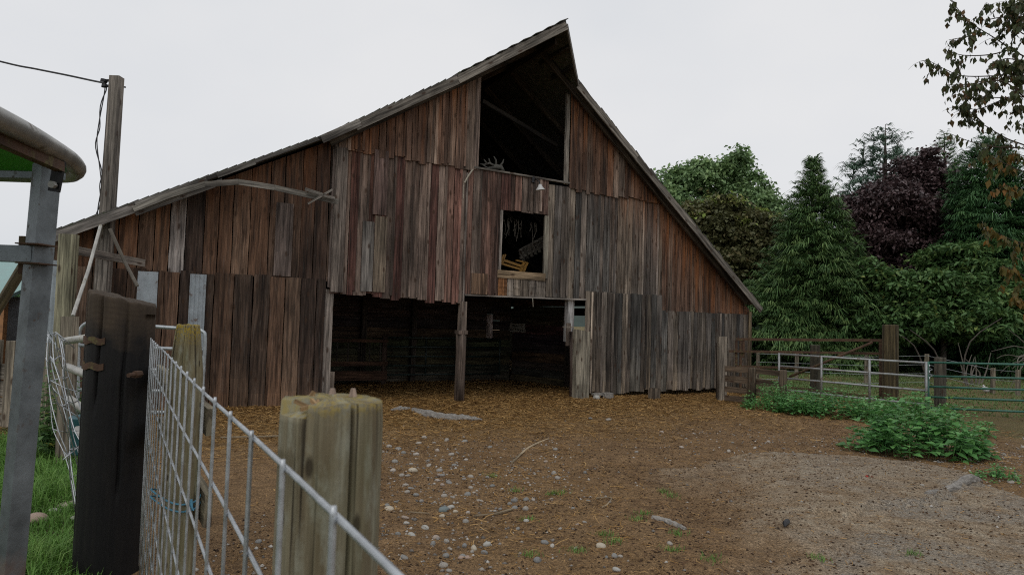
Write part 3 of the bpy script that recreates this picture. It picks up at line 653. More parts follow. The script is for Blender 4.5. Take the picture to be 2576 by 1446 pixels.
# rafters
for i in range(8):
    y = -.2+i*1.25
    for (ua_, ub_) in ((UR, UK), (UR, UE-.2)):
        mb = MB(); mb.bar((ua_, y, roofz(ua_)-.08), (ub_, y, roofz(ub_)-.08), .13, .05, n=2, col=(.075, .058, .042)); mb.build('rafter', 'dimwood', barn, local=True)
for t in (.33, .66):
    for e_ in (HLu, HRu):
        mb = MB(); a_ = np.array([UR+(e_-UR)*t, VS, roofz(UR+(e_-UR)*t)-.02]); b_ = HP*(1-t)+np.array([e_, VS, roofz(e_)])*t; mb.bar(a_+[0, .5, 0], b_+[0, .03, -.02], .08, .05, col=(.07, .055, .04)); mb.build('rafter', 'dimwood', barn, local=True)
mb = MB(); mb.bar((u4+.4, .5, roofz(u4)-.35), (u5+.2, .6, zT+.9), .08, .05, col=(.022, .018, .014)); mb.build('brace', 'dimwood', barn, local=True)  # brace colour darkened further to sink into the loft gloom
# the verge board that has sprung loose and hangs out
mb = MB(); pp = [(335, 526, VS-.06), (430, 490, VS-.1), (515, 464, VS-.2), (600, 458, VS-.34), (690, 472, VS-.45), (770, 490, VS-.52), (850, 508, VS-.55)]
P3 = [np.array([fuv(x, y, s_)[0], s_, fuv(x, y, s_)[1]]) for x, y, s_ in pp]
for a_, b_ in zip(P3[:-1], P3[1:]): mb.bar(a_, b_+(b_-a_)*.01, .085, .028, n=1, col=(.2, .185, .16))
lo_ = mb.build('loose_board', 'wood', barn, local=True, label='bent grey board sprung loose from the verge')
for (x0, y0, x1, y1, wd) in ((768, 476, 842, 500, .05), (774, 513, 836, 477, .03)):
    mb = MB(); a_, b_ = fuv(x0, y0, VS-.6), fuv(x1, y1, VS-.6); mb.bar((a_[0], VS-.6, a_[1]), (b_[0], VS-.6, b_[1]), wd, .025, col=(.21, .19, .165)); mb.build('cleat', 'wood', lo_, local=True)

# things hung on or lying in the barn
def wtube(mb, pts, r, n=6, col=(.3, .3, .3), **k): mb.tube([BL(*p) for p in pts], r, n, col, **k)
t = thing('gooseneck_lamp', 'small white cone lamp on a dark bracket below the loft opening', 'lamp', BL(5.8, -.04, 4.3), AZ)
mb = MB(); mb.tube([BL(5.78, -.05, 4.36), BL(5.78, -.05, 4.24)], .035, 8); mb.build('bracket', 'black_iron', t)
mb = MB(); wtube(mb, [(5.79, -.06, 4.28), (5.81, -.14, 4.3), (5.84, -.2, 4.24), (5.85, -.21, 4.17)], .012); mb.build('arm', 'black_iron', t)
mb = MB(); mb.tube([BL(5.85, -.21, 4.19), BL(5.85, -.21, 4.15), BL(5.86, -.21, 4.08)], [.03, .045, .095], 14, cap=False); mb.build('shade', 'white', t, smooth=True)
mb = MB(); wtube(mb, [(U(1189, 427, -.1), -.1, Z(1189, 427, -.1)), (U(1178, 443, -.1), -.1, Z(1178, 443, -.1)), (U(1169, 460, -.1), -.09, Z(1169, 460, -.1))], .016, 7)
wtube(mb, [(U(1167, 462, -.08), -.08, Z(1167, 462, -.08)), (U(1166, 500, -.08), -.075, Z(1166, 500, -.08))], .007, 5)
tag(mb.build('rope', 'rope', loc=BL(u4, -.1, 4.2)), 'short frayed rope end hanging at the corner of the loft sill', 'rope')
mb = MB(); wtube(mb, [(U(1340, 748, -.06), -.06, 1.97), (U(1340, 760, -.06), -.07, 1.88), (U(1341, 768, -.06), -.065, 1.80)], .006, 5)
tag(mb.build('cord', 'rope', loc=BL(U(1340, 748), -.06, 1.9)), 'thin pale cord dangling from the ledge over the wide doorway', 'cord')
t = thing('antler_skull', 'pale antlers and skull lying on the loft sill', 'antlers', BL(4.95, .08, zT), AZ)
mb = MB(); wtube(mb, [(5.18, .06, zT+.04), (5.12, .07, zT+.12), (5.02, .1, zT+.13), (4.92, .14, zT+.08)], [.03, .05, .06, .04], 8); mb.build('skull', 'bone', t, smooth=True)
for pts in ([(5.0, .1, zT+.14), (4.86, .06, zT+.17), (4.74, .05, zT+.12), (4.66, .06, zT+.13)], [(4.9, .1, zT+.16), (4.84, .05, zT+.26)], [(5.03, .1, zT+.15), (5.02, .1, zT+.26), (4.97, .1, zT+.33)], [(5.1, .1, zT+.13), (5.17, .1, zT+.23), (5.19, .1, zT+.3)], [(4.8, .06, zT+.15), (4.73, .03, zT+.22)], [(4.95, .1, zT+.1), (4.8, .02, zT+.06), (4.7, .0, zT+.1)]):
    mb = MB(); wtube(mb, pts, list(np.linspace(.028, .008, len(pts))), 6); mb.build('antler', 'bone', t, smooth=True)
t = thing('machine_frame', 'old yellow machine frame lying in the loft behind the small window', 'machine', BL(5.9, 1., 2.3), AZ)
def pxs(x, y, s_): q_ = fuv(x, y, s_); return (q_[0], s_, q_[1])
for a_, b_, w_ in [((1246, 648), (1318, 672), .05), ((1250, 660), (1310, 678), .04), ((1266, 641), (1257, 664), .035), ((1271, 640), (1262, 664), .03), ((1326, 660), (1313, 690), .05), ((1318, 658), (1306, 690), .05), ((1298, 655), (1322, 660), .03)]:
    mb = MB(); mb.bar(BL(*pxs(*a_, .45)), BL(*pxs(*b_, .45)), w_, .05); mb.build('bar', 'yellow', t)
t = thing('pallet', 'grey slatted pallet leaning inside the small loft window', 'pallet', BL(6.7, 1., 2.4), AZ)
for i in range(7):
    x0 = 1309+i*10; y0 = 634-i*5.5; mb = MB(); mb.bar(BL(*pxs(x0, y0-5, .7)), BL(*pxs(x0+9, y0+22, .8)), .07, .02, up=BL(1, -1, 0)-BL(0, 0, 0), col=(.22, .2, .17)); mb.build('slat', 'dimwood', t)
for k in (0, 11, 20):
    mb = MB(); mb.bar(BL(*pxs(1307, 630+k, .76)), BL(*pxs(1376, 592+k, .82)), .05, .03, col=(.2, .18, .15)); mb.build('stringer', 'dimwood', t)
mb = MB()
for i in range(26):
    u0_ = random.uniform(5.2, 6.1); z0_ = zWt-random.uniform(.05, .2); ln = random.uniform(.08, .4); wtube(mb, [(u0_, .3, z0_), (u0_+random.uniform(-.03, .03), .3, z0_-ln*.5), (u0_+random.uniform(-.05, .05), .3, z0_-ln)], .004, 4)
tag(mb.build('dry_vine', 'deadwood', loc=BL(5.6, .3, 3.5)), 'thin dry vine strands hanging inside the small loft window', 'vine')
# sign on the inner partition
sa, sb = np.array([7.48, 3.7]), np.array([8.0, 1.95]); sdv = (sb-sa)/np.linalg.norm(sb-sa)
def on_part(x, y):
    r = ray(x, y); P0 = BO+BU*sa[0]+BN*sa[1]; dv = BU*sdv[0]+BN*sdv[1]; nv = np.array([-dv[1], dv[0]]); return np.array([0, 0, H])+r*((P0@nv)/(r[:2]@nv))
c00, c11 = on_part(1281, 813), on_part(1323, 836); ctr = (c00+c11)/2; wdt = np.linalg.norm((c11-c00)[:2]); hgt = abs(c00[2]-c11[2])
dv = BU*sdv[0]+BN*sdv[1]; ang = math.atan2(dv[1], dv[0]); nout = np.array([dv[1], -dv[0], 0])
t = thing('sign', 'pale hand painted sign board on the dark plank partition inside the barn', 'sign', ctr+nout*.03, ang)
mb = MB(); mb.box((0, 0, 0), (wdt, .015, hgt)); mb.build('board', 'sign', t, local=True)
for txt, zz, xx, sz in (('Beware', hgt*.12, .03, hgt*.42), ('Buck Ram', -hgt*.36, 0, hgt*.42)):
    cu = bpy.data.curves.new('lettering', 'FONT'); cu.body = txt; cu.size = sz; cu.align_x = 'CENTER'; cu.extrude = .001; cu.materials.append(M['ink'])
    o = bpy.data.objects.new('lettering', cu); COL.objects.link(o); o.parent = t; o.location = (xx, -.0095, zz); o.rotation_euler = (math.pi/2, 0, 0); o.scale = (wdt/hgt*.45, 1, 1)
# stall gate and feed trough in the gloom
def gate(name, label, P, mat, nrail, z0, z1, r=.02, ups=(0, 1), group=None, parts='rail', brace=False, zs=None):
    P = [np.array(p, float) for p in P]; t = thing(name, label, 'gate', (*((P[0]+P[1])/2)[:2], 0), math.atan2(*(P[1]-P[0])[[1, 0]]), group)
    for k in range(nrail):
        z = z0+(z1-z0)*k/(nrail-1) if zs is None else zs[k]; mb = MB(); mb.tube([(*P[0][:2], z), (*((P[0]+P[1])/2)[:2], z+random.uniform(-.008, .004)), (*P[1][:2], z)], r, 8); mb.build('rail', mat, t, smooth=True)
    for f in ups:
        p = P[0]*(1-f)+P[1]*f; mb = MB(); mb.tube([(*p[:2], z0-.03), (*p[:2], z1+.03 if f in (0, 1) else z1)], r*1.05, 8); mb.build('upright', mat, t, smooth=True)
    return t
gate('stall_gate', 'dark tube gate against the back partition inside the barn', [BL(4.0, 3.45, 0), BL(7.0, 3.45, 0)], 'gate_dark', 5, .2, 1.05, .022, (0, .35, .62, 1))
t = thing('feed_trough', 'brown wooden feed rack in the dark left end of the doorway', 'feed rack', BL(3.0, 3.2, 0), AZ)
for z_, h_ in ((.22, .2), (.48, .1), (.98, .07)):
    mb = MB(); mb.bar(BL(2.2, 3.1, z_), BL(4.0, 3.1, z_), h_, .04, n=3, col=(.085, .045, .028)); mb.build('board', 'dimwood', t)
for u_p in (2.25, 3.95):
    mb = MB(); mb.box(BL(u_p, 3.16, .55), (.09, .09, 1.1), (.06, .04, .03)); mb.build('leg', 'dimwood', t)
for k in range(7):
    mb = MB(); mb.tube([BL(2.4+k*.24, 3.14, .5), BL(2.4+k*.24, 3.14, .97)], .015, 6, (.08, .07, .06)); mb.build('bar', 'dimwood', t)

# ------------------------------------------------------------------ left: wire panel, posts, feeder canopy, pole
GREYGREEN = (.185, .165, .11)
def round_post(name, label, c, r, top, wood=(.2, .17, .12), zb=-.1, mat='wood', lich=0., crack=None, notch=None, taper=.97, nseg=48, lean=(0, 0), rough=.02, seed=0, band=None, blk=None, lh=.02, ztop_=.12):
    """weathered round post with grain ridges, drying cracks and a worn top"""
    rg = np.random.default_rng(seed); na = 200; c = np.array([c[0], c[1]]); zs = np.concatenate([np.linspace(zb, top-.06, nseg), np.linspace(top-.055, top, 8)])
    th = np.linspace(0, 2*np.pi, na, endpoint=False); V = []; lic = []
    gr = (rg.random(na)-.5)*rough*.7; gr = gr+np.roll(gr, 1)*.5+(fbm(np.cos(th)*1.2+5, np.sin(th)*1.2+5, 4, seed)-.5)*rough*1.6
    for k, z in enumerate(zs):
        t = (z-zb)/(top-zb); rr = r*(1+gr+(fbm(np.cos(th)*3+2, np.sin(th)*3+z*1.2, 3, seed+3)-.5)*rough*2)*(1-(1-taper)*t)
        for (ca, dep, wd, z0c) in (crack or []):
            cc = ca+.10*(fbm(z*3., 1.5, 2, seed+8)-.5); dd = np.abs((th-cc+np.pi) % (2*np.pi)-np.pi); rr = rr-r*dep*np.exp(-(dd/wd)**2)*sstep(z0c, z0c+.15, z)
        zz = np.full(na, z)
        if k >= nseg: rr = rr*(1-.03*((k-nseg)/7)**3)
        cx, cy = c+np.array(lean)*(z-zb)
        zz = zz+np.where(k >= nseg, (fbm(np.cos(th)*2.2+3, np.sin(th)*2.2+3, 3, seed+4)-.5)*r*ztop_*((k-nseg+1)/8), 0)
        V.append(np.stack([cx+rr*np.cos(th), cy+rr*np.sin(th), zz], 1)); lic.append(np.full(na, lich)*sstep(top-lh, top-lh*.05, zz)**1.3)
    rings = len(zs)
    for f in (.82, .6, .35, .1):
        p = V[rings-1].copy(); ctr = p.mean(0); q = ctr+(p-ctr)*f; q[:, 2] += (fbm(q[:, 0]*60/r*.06, q[:, 1]*60/r*.06, 3, seed+6)-.5)*r*.14+.001
        V.append(q); lic.append(np.full(na, lich))
    V = np.array(V); lic = np.array(lic)
    if notch:
        na0, nw, nz = notch; dd = np.abs((th-na0+np.pi) % (2*np.pi)-np.pi); msk = dd < nw
        for k in range(len(V)):
            f = (k-rings+1)/4 if k >= rings else 0
            cut = np.where(msk, top-nz+(.25 if k >= rings else 0)*nz*np.clip(f*2, 0, 1)*0, 9); 
            V[k][:, 2] = np.where((V[k][:, 2] > cut) & (k < rings), cut, V[k][:, 2])
            if k >= rings and k < rings+3: V[k][:, 2] = np.where(msk, V[k][:, 2]-nz*(.9-.22*(k-rings)), V[k][:, 2])
    m = len(V); V2 = V.reshape(-1, 3); mb = MB(); fs = []; uv = []
    vv = lambda k: (zs[k] if k < rings else zs[-1]+.012*(k-rings+1))
    for k in range(m-1):
        for i in range(na):
            j = (i+1) % na; fs.append([k*na+i, k*na+j, k*na+na+j, k*na+na+i]); a_, b_ = r*th[i], r*(th[i]+2*np.pi/na); uv.append([(a_, vv(k)), (b_, vv(k)), (b_, vv(k+1)), (a_, vv(k+1))])
    fs.append([(m-1)*na+i for i in range(na)]); uv.append([(0, 0)]*na)
    mb.add(V2, fs, uv, wood, rg.random(), None, lic.reshape(-1))
    lx = (c[0], c[1], 0)
    return mb, lx
# the wire panel stretched along the yard
X0P, KP = .19, -.5617
pan = lambda Y, z, off=0.: np.array([X0P+KP*Y+off*.872, Y+off*.49, z])
t = thing('stock_fence', 'rigid galvanised wire panel running past the thick post to the black tarred post', 'wire panel', pan(2.2, 0), 0)
ZW = [1.33, 1.18, 1.03, .82, .62, .46, .31, .16]
YE = 3.94
for z in ZW:
    mb = MB(); ys = np.linspace(.22, YE, 16); mb.tube([pan(y, z+.004*math.sin(y*3+z*9)) for y in ys], .0032 if z < 1.3 else .0034, 10); mb.build('horizontal_wire', 'wire', t, smooth=True)
yk = .58-.177*2; k = 0
while yk < YE+.01:
    j = random.uniform(-.012, .012) if yk > .9 else 0; mb = MB(); zb_ = .10
    curl = .04*max(0, (yk-3.4)/.5)
    mb.tube([pan(yk+j*2-curl, zb_, -.005), pan(yk+j-curl*.6, .5, -.0055), pan(yk+j*.5, .95, -.0055), pan(yk, 1.338, -.0055), pan(yk, 1.345, -.0055)], [.003, .003, .003, .0032, .0026], 10); mb.build('vertical_wire', 'wire', t, smooth=True); yk += .177
# near thick post
pc = at(838, 990, .9); 
mb, lx = round_post('fence_post', '', (pc[0], pc[1]), .0665, pc[2]-.008, GREYGREEN, zb=-.1, lich=.42, crack=[(-.92, .42, .026, .45), (-1.12, .05, .012, 1.1), (-1.95, .05, .012, .9), (-2.55, .06, .014, 1.0)], notch=(-2.3, .5, .016), seed=3, rough=.006, nseg=90)
t = thing('fence_post', 'thick greenish post with a long split and yellow lichen on its worn top', 'fence post', lx)
mb.build('post', 'postwood', t, smooth=True)
mb = MB()
for i in range(10):
    a_ = random.uniform(2.2, 4.4); rr = random.uniform(.015, .045); p = np.array([pc[0]+rr*math.cos(a_), pc[1]+rr*math.sin(a_), pc[2]-.012]); d_ = np.array([random.uniform(-1, 1), random.uniform(-1, 1), .25]); d_ = d_/np.linalg.norm(d_)*.014
    mb.bar(p-d_, p+d_, .005, .0035, col=(.34, .22, .11))
for (dx, dy) in ((-.008, .028), (.018, .034)): mb.tube([(pc[0]+dx, pc[1]+dy, pc[2]-.012), (pc[0]+dx, pc[1]+dy, pc[2]+.004)], [.007, .003], 7, (.4, .3, .24))
mb.build('splinters', 'wood', t)
# second post with blue twine and lichen cap
pc2 = at(474, 820, 2.85); 
mb, lx = round_post('fence_post', '', (pc2[0], pc2[1]), .074, pc2[2]+.005, (.20, .175, .105), lich=.95, crack=[(-2.2, .1, .05, .3)], seed=8, rough=.008, taper=.86, lh=.10)
V = np.array(mb.v); zc2 = pc2[2]-.19; msk = V[:, 2] > zc2; f = (V[msk, 2]-zc2)/.195; V[msk, 0] = pc2[0]+(V[msk, 0]-pc2[0])*(1-.30*f); V[msk, 1] = pc2[1]+(V[msk, 1]-pc2[1])*(1-.30*f); mb.v = [tuple(p) for p in V]
t2 = thing('fence_post', 'slim grey post with a yellow lichen cap behind the wire panel', 'fence post', lx); mb.build('post', 'postwood', t2, smooth=True)
mb = MB(); zt = [(a_, 1.5-(1243-783)/1750*2.85+.012*math.sin(a_*2)) for a_ in np.linspace(0, 2*math.pi, 20)]
for dz in (0, -.028): mb.tube([(pc2[0]+.08*math.cos(a_)-.02*max(0, -math.cos(a_))*1.5, pc2[1]+.08*math.sin(a_), z_+dz+.03*max(0, -math.cos(a_))) for a_, z_ in zt], .0035, 6)
kn = at(478, 1268, 2.76); mb.tube([kn, kn+[.004, 0, .014], kn+[-.012, .0, .0], kn+[.01, -.004, -.012], kn+[.002, 0, .02]], .006, 6)
for i in range(7): mb.tube([kn, kn+[random.uniform(-.02, .02), random.uniform(-.01, .01), -random.uniform(.015, .045)]], .0025, 4)
tag(mb.build('baling_twine', 'twine', loc=kn), 'knotted blue baling twine tied round the slim post', 'twine')
t = thing('plank_rail', 'two weathered plank rails nailed behind the lichen capped post', 'fence', at(450, 1300, 2.6)*[1, 1, 0])
for (pa, pb, w_) in [((at(398, 940, 4.1)), at(530, 1062, 2.85), .11), (at(405, 1075, 4.1), at(524, 1285, 2.8), .13)]:
    mb = MB(); mb.bar(pa, pb, w_, .03, n=6, col=(.22, .19, .13)); mb.build('plank', 'wood', t)
# tarred black post with rusty bands
pd = at(308, 760, 4.0); dz0 = gz1(pd[0], pd[1])
mb, lx = round_post('tarred_post', '', (pd[0], pd[1]), .172, 1.57, (.13, .10, .075), crack=[(-1.7, .16, .05, .9), (-.9, .1, .05, .4), (-2.4, .08, .04, .2)], seed=15, rough=.010, taper=1.02, ztop_=.3)
V = np.array(mb.v); top_m = V[:, 2] > 1.5; V[top_m, 2] += .035*((pd[0]-V[top_m, 0])/.17); mb.v = [tuple(p) for p in V]
t = thing('tarred_post', 'massive round post tarred black below two rusty iron bands', 'post', lx)
def tarred():
    m, nt, b, o = newmat('tarred post wood'); tcn = nt.nodes.new('ShaderNodeTexCoord'); P = tcn.outputs['Object']
    sp = nt.nodes.new('ShaderNodeSeparateXYZ'); L(nt, P, sp.inputs[0])
    n1 = noise(nt, scaled(nt, P, (26, 26, 3)), 1, 5, .65); n2 = noise(nt, P, 9, 4); rings = nt.nodes.new('ShaderNodeTexWave'); rings.wave_type = 'RINGS'; rings.rings_direction = 'X'; rings.inputs['Scale'].default_value = 11; rings.inputs['Distortion'].default_value = 3.5; rings.inputs['Detail'].default_value = 3
    mp = nt.nodes.new('ShaderNodeVectorMath'); mp.operation = 'ADD'; mp.inputs[1].default_value = (0, .1, -1.62); L(nt, P, mp.inputs[0]); L(nt, mp.outputs[0], rings.inputs['Vector'])
    br = mixc(nt, n1, (.018, .014, .011), (.095, .07, .048)); br = mixc(nt, val(nt, 'MULTIPLY', mapr(nt, rings.outputs['Fac'], .4, .7), .25), br, (.035, .024, .018))
    k = mapr(nt, val(nt, 'ADD', sp.outputs['Z'], val(nt, 'MULTIPLY', val(nt, 'SUBTRACT', n2, .5), .35)), 1.28, 1.46, 0, 1)
    tar = mixc(nt, mapr(nt, n1, .45, .75, 0, .5), (.006, .0055, .006), (.02, .017, .014))
    b.inputs['Specular IOR Level'].default_value = .25; L(nt, mixc(nt, k, tar, br), b.inputs['Base Color']); L(nt, mapr(nt, k, 0, 1, .6, .9), b.inputs['Roughness']); bump(nt, val(nt, 'ADD', n1, val(nt, 'MULTIPLY', n2, .4)), b, .6, .006); return m
M['tarred'] = tarred(); mb.build('post', 'tarred', t, smooth=True)
for zz in (1.325, 1.185):
    mb = MB(); ths = np.linspace(R_(175), R_(275), 20); vs = []; fs = []
    for i, a_ in enumerate(ths):
        for r0, z_ in ((.170, zz-.018), (.182, zz-.018), (.182, zz+.018), (.170, zz+.018)): vs.append((pd[0]+r0*math.cos(a_), pd[1]+r0*math.sin(a_), z_+.006*math.sin(i)))
        if i: k = 4*i; fs += [[k-4+a, k-4+(a+1) % 4, k+(a+1) % 4, k+a] for a in range(4)]
    fs += [[3, 2, 1, 0], [4*19, 4*19+1, 4*19+2, 4*19+3]]; mb.add(vs, fs); mb.build('iron_band', 'rusty', t)
bo = at(338, 942, 3.82); mb = MB(); mb.tube([bo+[0, .06, 0], bo], [.02, .02], 6); mb.tube([bo, bo+[-.005, -.05, .0]], .012, 8); mb.build('bolt', 'rusty', t)
# galvanised post under the green canopy
D0 = 2.25; pb_, pt_ = at(24, 1446, D0), at(116, 452, D0); dirp = (pt_-pb_)/(pt_[2]-pb_[2]); pg = pb_-dirp*pb_[2]; pg = pg-[0, 0, .05]
t = thing('feed_shelter', 'galvanised steel post holding up a green roof with a thick rounded rim', 'shelter', (pg[0], pg[1], 0))
mb = MB(); rot = math.radians(12); hw = .030
def sqtube(mb, p, q, hw, rot, n=1):
    cs = lambda c: [np.array(c)+np.array([hw*1.414*math.cos(rot+math.pi/4+i*math.pi/2), hw*1.414*math.sin(rot+math.pi/4+i*math.pi/2), 0]) for i in range(4)]
    mb.hexa(cs(p), cs(q), n)
sqtube(mb, pg, pt_+dirp*.05, hw, math.radians(60), 8); mb.build('post', 'post_rust', t)
mb = MB(); mb.bar(at(-500, 622, 2.25), at(92, 640, 2.24), .052, .05); mb.build('cross_beam', 'steel_post', t)
for z_ in (612, 664):
    mb = MB(); c_ = at(92, z_+ (4 if z_ < 640 else 0), 2.2); mb.box(c_, (.075, .09, .004)); mb.build('bracket', 'rusty', t)
mb = MB(); mb.box(at(60, 606, 2.27), (.02, .02, .03)); mb.box(at(62, 672, 2.27), (.028, .02, .045)); mb.build('clamp', 'rusty', t)
# canopy: rounded rim pipe and a sagging green sheet under it
rimp = [at(-420, 95, 1.22), at(-60, 272, 1.6), at(60, 332, 1.86), at(140, 378, 2.15), at(176, 402, 2.33), at(194, 424, 2.45), at(182, 438, 2.54), at(150, 441, 2.6), at(60, 440, 2.63), at(-420, 424, 2.66)]
def smoothp(P, n=6):
    P = [np.array(p) for p in P]; out = []
    for i in range(len(P)-1):
        p0, p1, p2, p3 = P[max(0, i-1)], P[i], P[i+1], P[min(len(P)-1, i+2)]
        for k in range(n):
            u_ = k/n; out.append(.5*((2*p1)+(-p0+p2)*u_+(2*p0-5*p1+4*p2-p3)*u_**2+(-p0+3*p1-3*p2+p3)*u_**3))
    return out+[P[-1]]
mb = MB(); mb.tube(smoothp(rimp), .029, 14); mb.build('rim', 'rim', t, smooth=True)
pts = smoothp(rimp, 3); apex = at(-700, 260, 1.9)+np.array([0, 0, .12]); vs = []; fs = []
mm = 5
for p in pts:
    for k in range(mm+1):
        f = k/mm; q = p*(1-f)+apex*f; q[2] += -.012*math.sin(f*3.1); vs.append(q+[0, 0, .006])
for i in range(len(pts)-1):
    for k in range(mm): a_ = i*(mm+1)+k; fs.append([a_, a_+1, a_+mm+2, a_+mm+1])
mb = MB(); mb.add(vs, fs); mb.add([v+np.array([0, 0, .01]) for v in vs], [f[::-1] for f in fs]); mb.build('roof_sheet', 'canopy_green', t, smooth=True)
mb = MB(); mb.bar(at(-200, 262, 1.42), at(150, 420, 2.2), .03, .03); mb.build('rafter', 'rusty', t)
mb = MB(); mb.bar(at(-500, 432, 2.3), at(158, 443, 2.3), .022, .03); mb.build('rail', 'steel_post', t)
mb = MB(); mb.bar(at(151, 405, 2.2), at(136, 482, 2.2), .034, .012, up=(1, 0, 0)); mb.build('strap', 'black_iron', t)
bl = at(136, 466, 2.19); mb = MB(); mb.tube([bl, bl+[0, -.014, 0]], .012, 6); mb.build('bolt', 'rim', t)
# leaning pole at the far left, shed, board fence
mb = MB(); mb.tube([at(-40, 832, 2.9), at(70, 652, 2.7)], .02, 8, (.30, .24, .16)); tag(mb.build('wooden_pole', 'wood', loc=at(-40, 832, 2.9)), 'peeled wooden pole slanting up to the steel post', 'pole')
sx = at(-150, 900, 13.); t = thing('shed', 'small grey shed with a teal metal roof at the far left edge', 'shed', (sx[0], sx[1], 0))
e1 = at(12, 745, 12.); mb = MB(); mb.box((e1[0]-2.5, e1[1]+1.5, e1[2]/2), (5., 3., e1[2])); mb.build('wall', 'siding_grey', t)
mb = MB(); r1, r2 = at(-8, 645, 12.), at(22, 752, 11.8); mb.hexa([r2+[-6, 0, 0], r2, r2+[0, 0, .06], r2+[-6, 0, .06]], [r1+[-6, 2.2, 0], r1+[.0, 2.2, 0], r1+[0, 2.2, .06], r1+[-6, 2.2, .06]]); mb.build('roof', 'teal', t)
mb = MB(); mb.box((e1[0]-.0, e1[1]-.03, e1[2]/2), (.12, .1, e1[2]-.05), (.36, .17, .07)); mb.build('corner_board', 'cornerwood', t)
fa, fb = at(-60, 970, 9.), at(128, 970, 8.4); t = thing('board_fence', 'low grey board fence behind the steel post', 'fence', (fa[0], fa[1], 0))
for k in range(4):
    z_ = fa[2]-.42+.21*k; mb = MB(); mb.bar((*fa[:2], z_), (*fb[:2], z_+.01), .19, .035, n=5, col=(.2, .175, .145)); mb.build('board', 'wood', t)
for f_ in (.3, .52, .97):
    p = fa*(1-f_)+fb*f_; mb = MB(); mb.box((p[0], p[1]-.06, .5), (.11, .09, 1.15), (.2, .17, .13)); mb.build('post', 'wood', t)
tg = at(36, 830, 16.); t = thing('field_gate', 'narrow dark green tube gate half hidden behind the steel post', 'gate', (tg[0], tg[1], 0))
mb = MB(); mb.tube(smoothp([at(10, 765, 16), at(36, 765, 16), at(44, 785, 16), at(47, 880, 16)], 3), .02, 6); mb.build('frame', 'gate_dark', t)
for yy in (795, 820, 845):
    mb = MB(); mb.tube([at(5, yy+2, 16), at(46, yy, 16)], .016, 6); mb.build('rail', 'gate_dark', t)
# corrugated sheets and timbers against the barn's end
cb = toB(at(140, 900, 9.6)); 
def wcorr(name, label, x0, y0, x1, y1, D, mat, pitch=.07):
    a_, b_ = at(x0, y1, D), at(x1, y1, D-.1); zt_ = at((x0+x1)/2, y0, D)[2]; n_ = 34; vs = []; fs = []; lean = (at(x0+ (y1-y0)*.055, y0, D)-at(x0, y1, D)); lean[2] = 0
    d_ = b_-a_; nv = np.array([-d_[1], d_[0], 0]); nv = nv/np.linalg.norm(nv); ln = np.linalg.norm(d_)
    for i in range(n_):
        q = a_+d_*i/(n_-1)+nv*.012*math.cos(2*math.pi*ln*i/(n_-1)/pitch)
        for z_, o_ in ((max(a_[2], .0), 0), (zt_, 1)):
            p = q+lean*o_*.5; vs += [(p[0], p[1], z_), (p[0]+nv[0]*.004, p[1]+nv[1]*.004, z_)]
        if i: k = 4*i; fs += [[k-4, k, k+2, k-2], [k-3, k-1, k+3, k+1], [k-2, k+2, k+3, k-1], [k-4, k-3, k+1, k]]
    mb = MB(); mb.add(vs, fs); return tag(mb.build(name, mat, loc=(a_[0], a_[1], 0)), label, 'metal sheet', 'metal sheets by the barn corner')
wcorr('metal_sheet', 'plain grey corrugated sheet beside the tall greenish post', 98, 655, 138, 905, 9.0, 'corr')
wcorr('metal_sheet', 'spotted dark metal sheet with black flecks at the barn corner', 122, 660, 168, 1000, 8.6, 'corr_spot', .2)
def timber(name, label, cat, px0, px1, D0, D1, w_, t_, col, group=None, n=6):
    mb = MB(); p, q = at(*px0, D0), at(*px1, D1)
    if name.endswith('post') : p = p-(q-p)/(q[2]-p[2])*(p[2]+.05)
    mb.bar(p, q, w_, t_, up=(1, 0, 0) if abs((q-p)[2]) > abs((q-p)[0]) else (0, 0, 1), n=n, col=col); return tag(mb.build(name, 'wood', loc=p), label, cat, group)
timber('timber_post', 'tall square greenish timber standing before the barn corner', 'post', (152, 985), (174, 590), 8.2, 8.2, .165, .13, (.235, .22, .15))
timber('timber_post', 'short grey split post in front of the tall greenish timber', 'post', (168, 1000), (176, 796), 6.6, 6.6, .115, .10, (.25, .215, .165))
timber('board', 'grey board nailed across from the tall timber to the pole', 'board', (186, 629), (362, 662), 8.3, 9.4, .10, .04, (.21, .18, .155))
def rod(label, pts, r, mat):
    mb = MB(); mb.tube([at(*p) for p in pts], r, 7); return tag(mb.build('rod', mat, loc=at(*pts[0])), label, 'rod')
rod('pale conduit rod slanting up to the pole from the short split post', [(183, 795, 7.2), (222, 680, 7.9), (253, 568, 8.5)], .02, 'rail_white')
rod('thin grey stay slanting down right from the roof edge', [(276, 575, 8.8), (312, 655, 8.9), (346, 720, 8.9)], .022, 'deadwood')
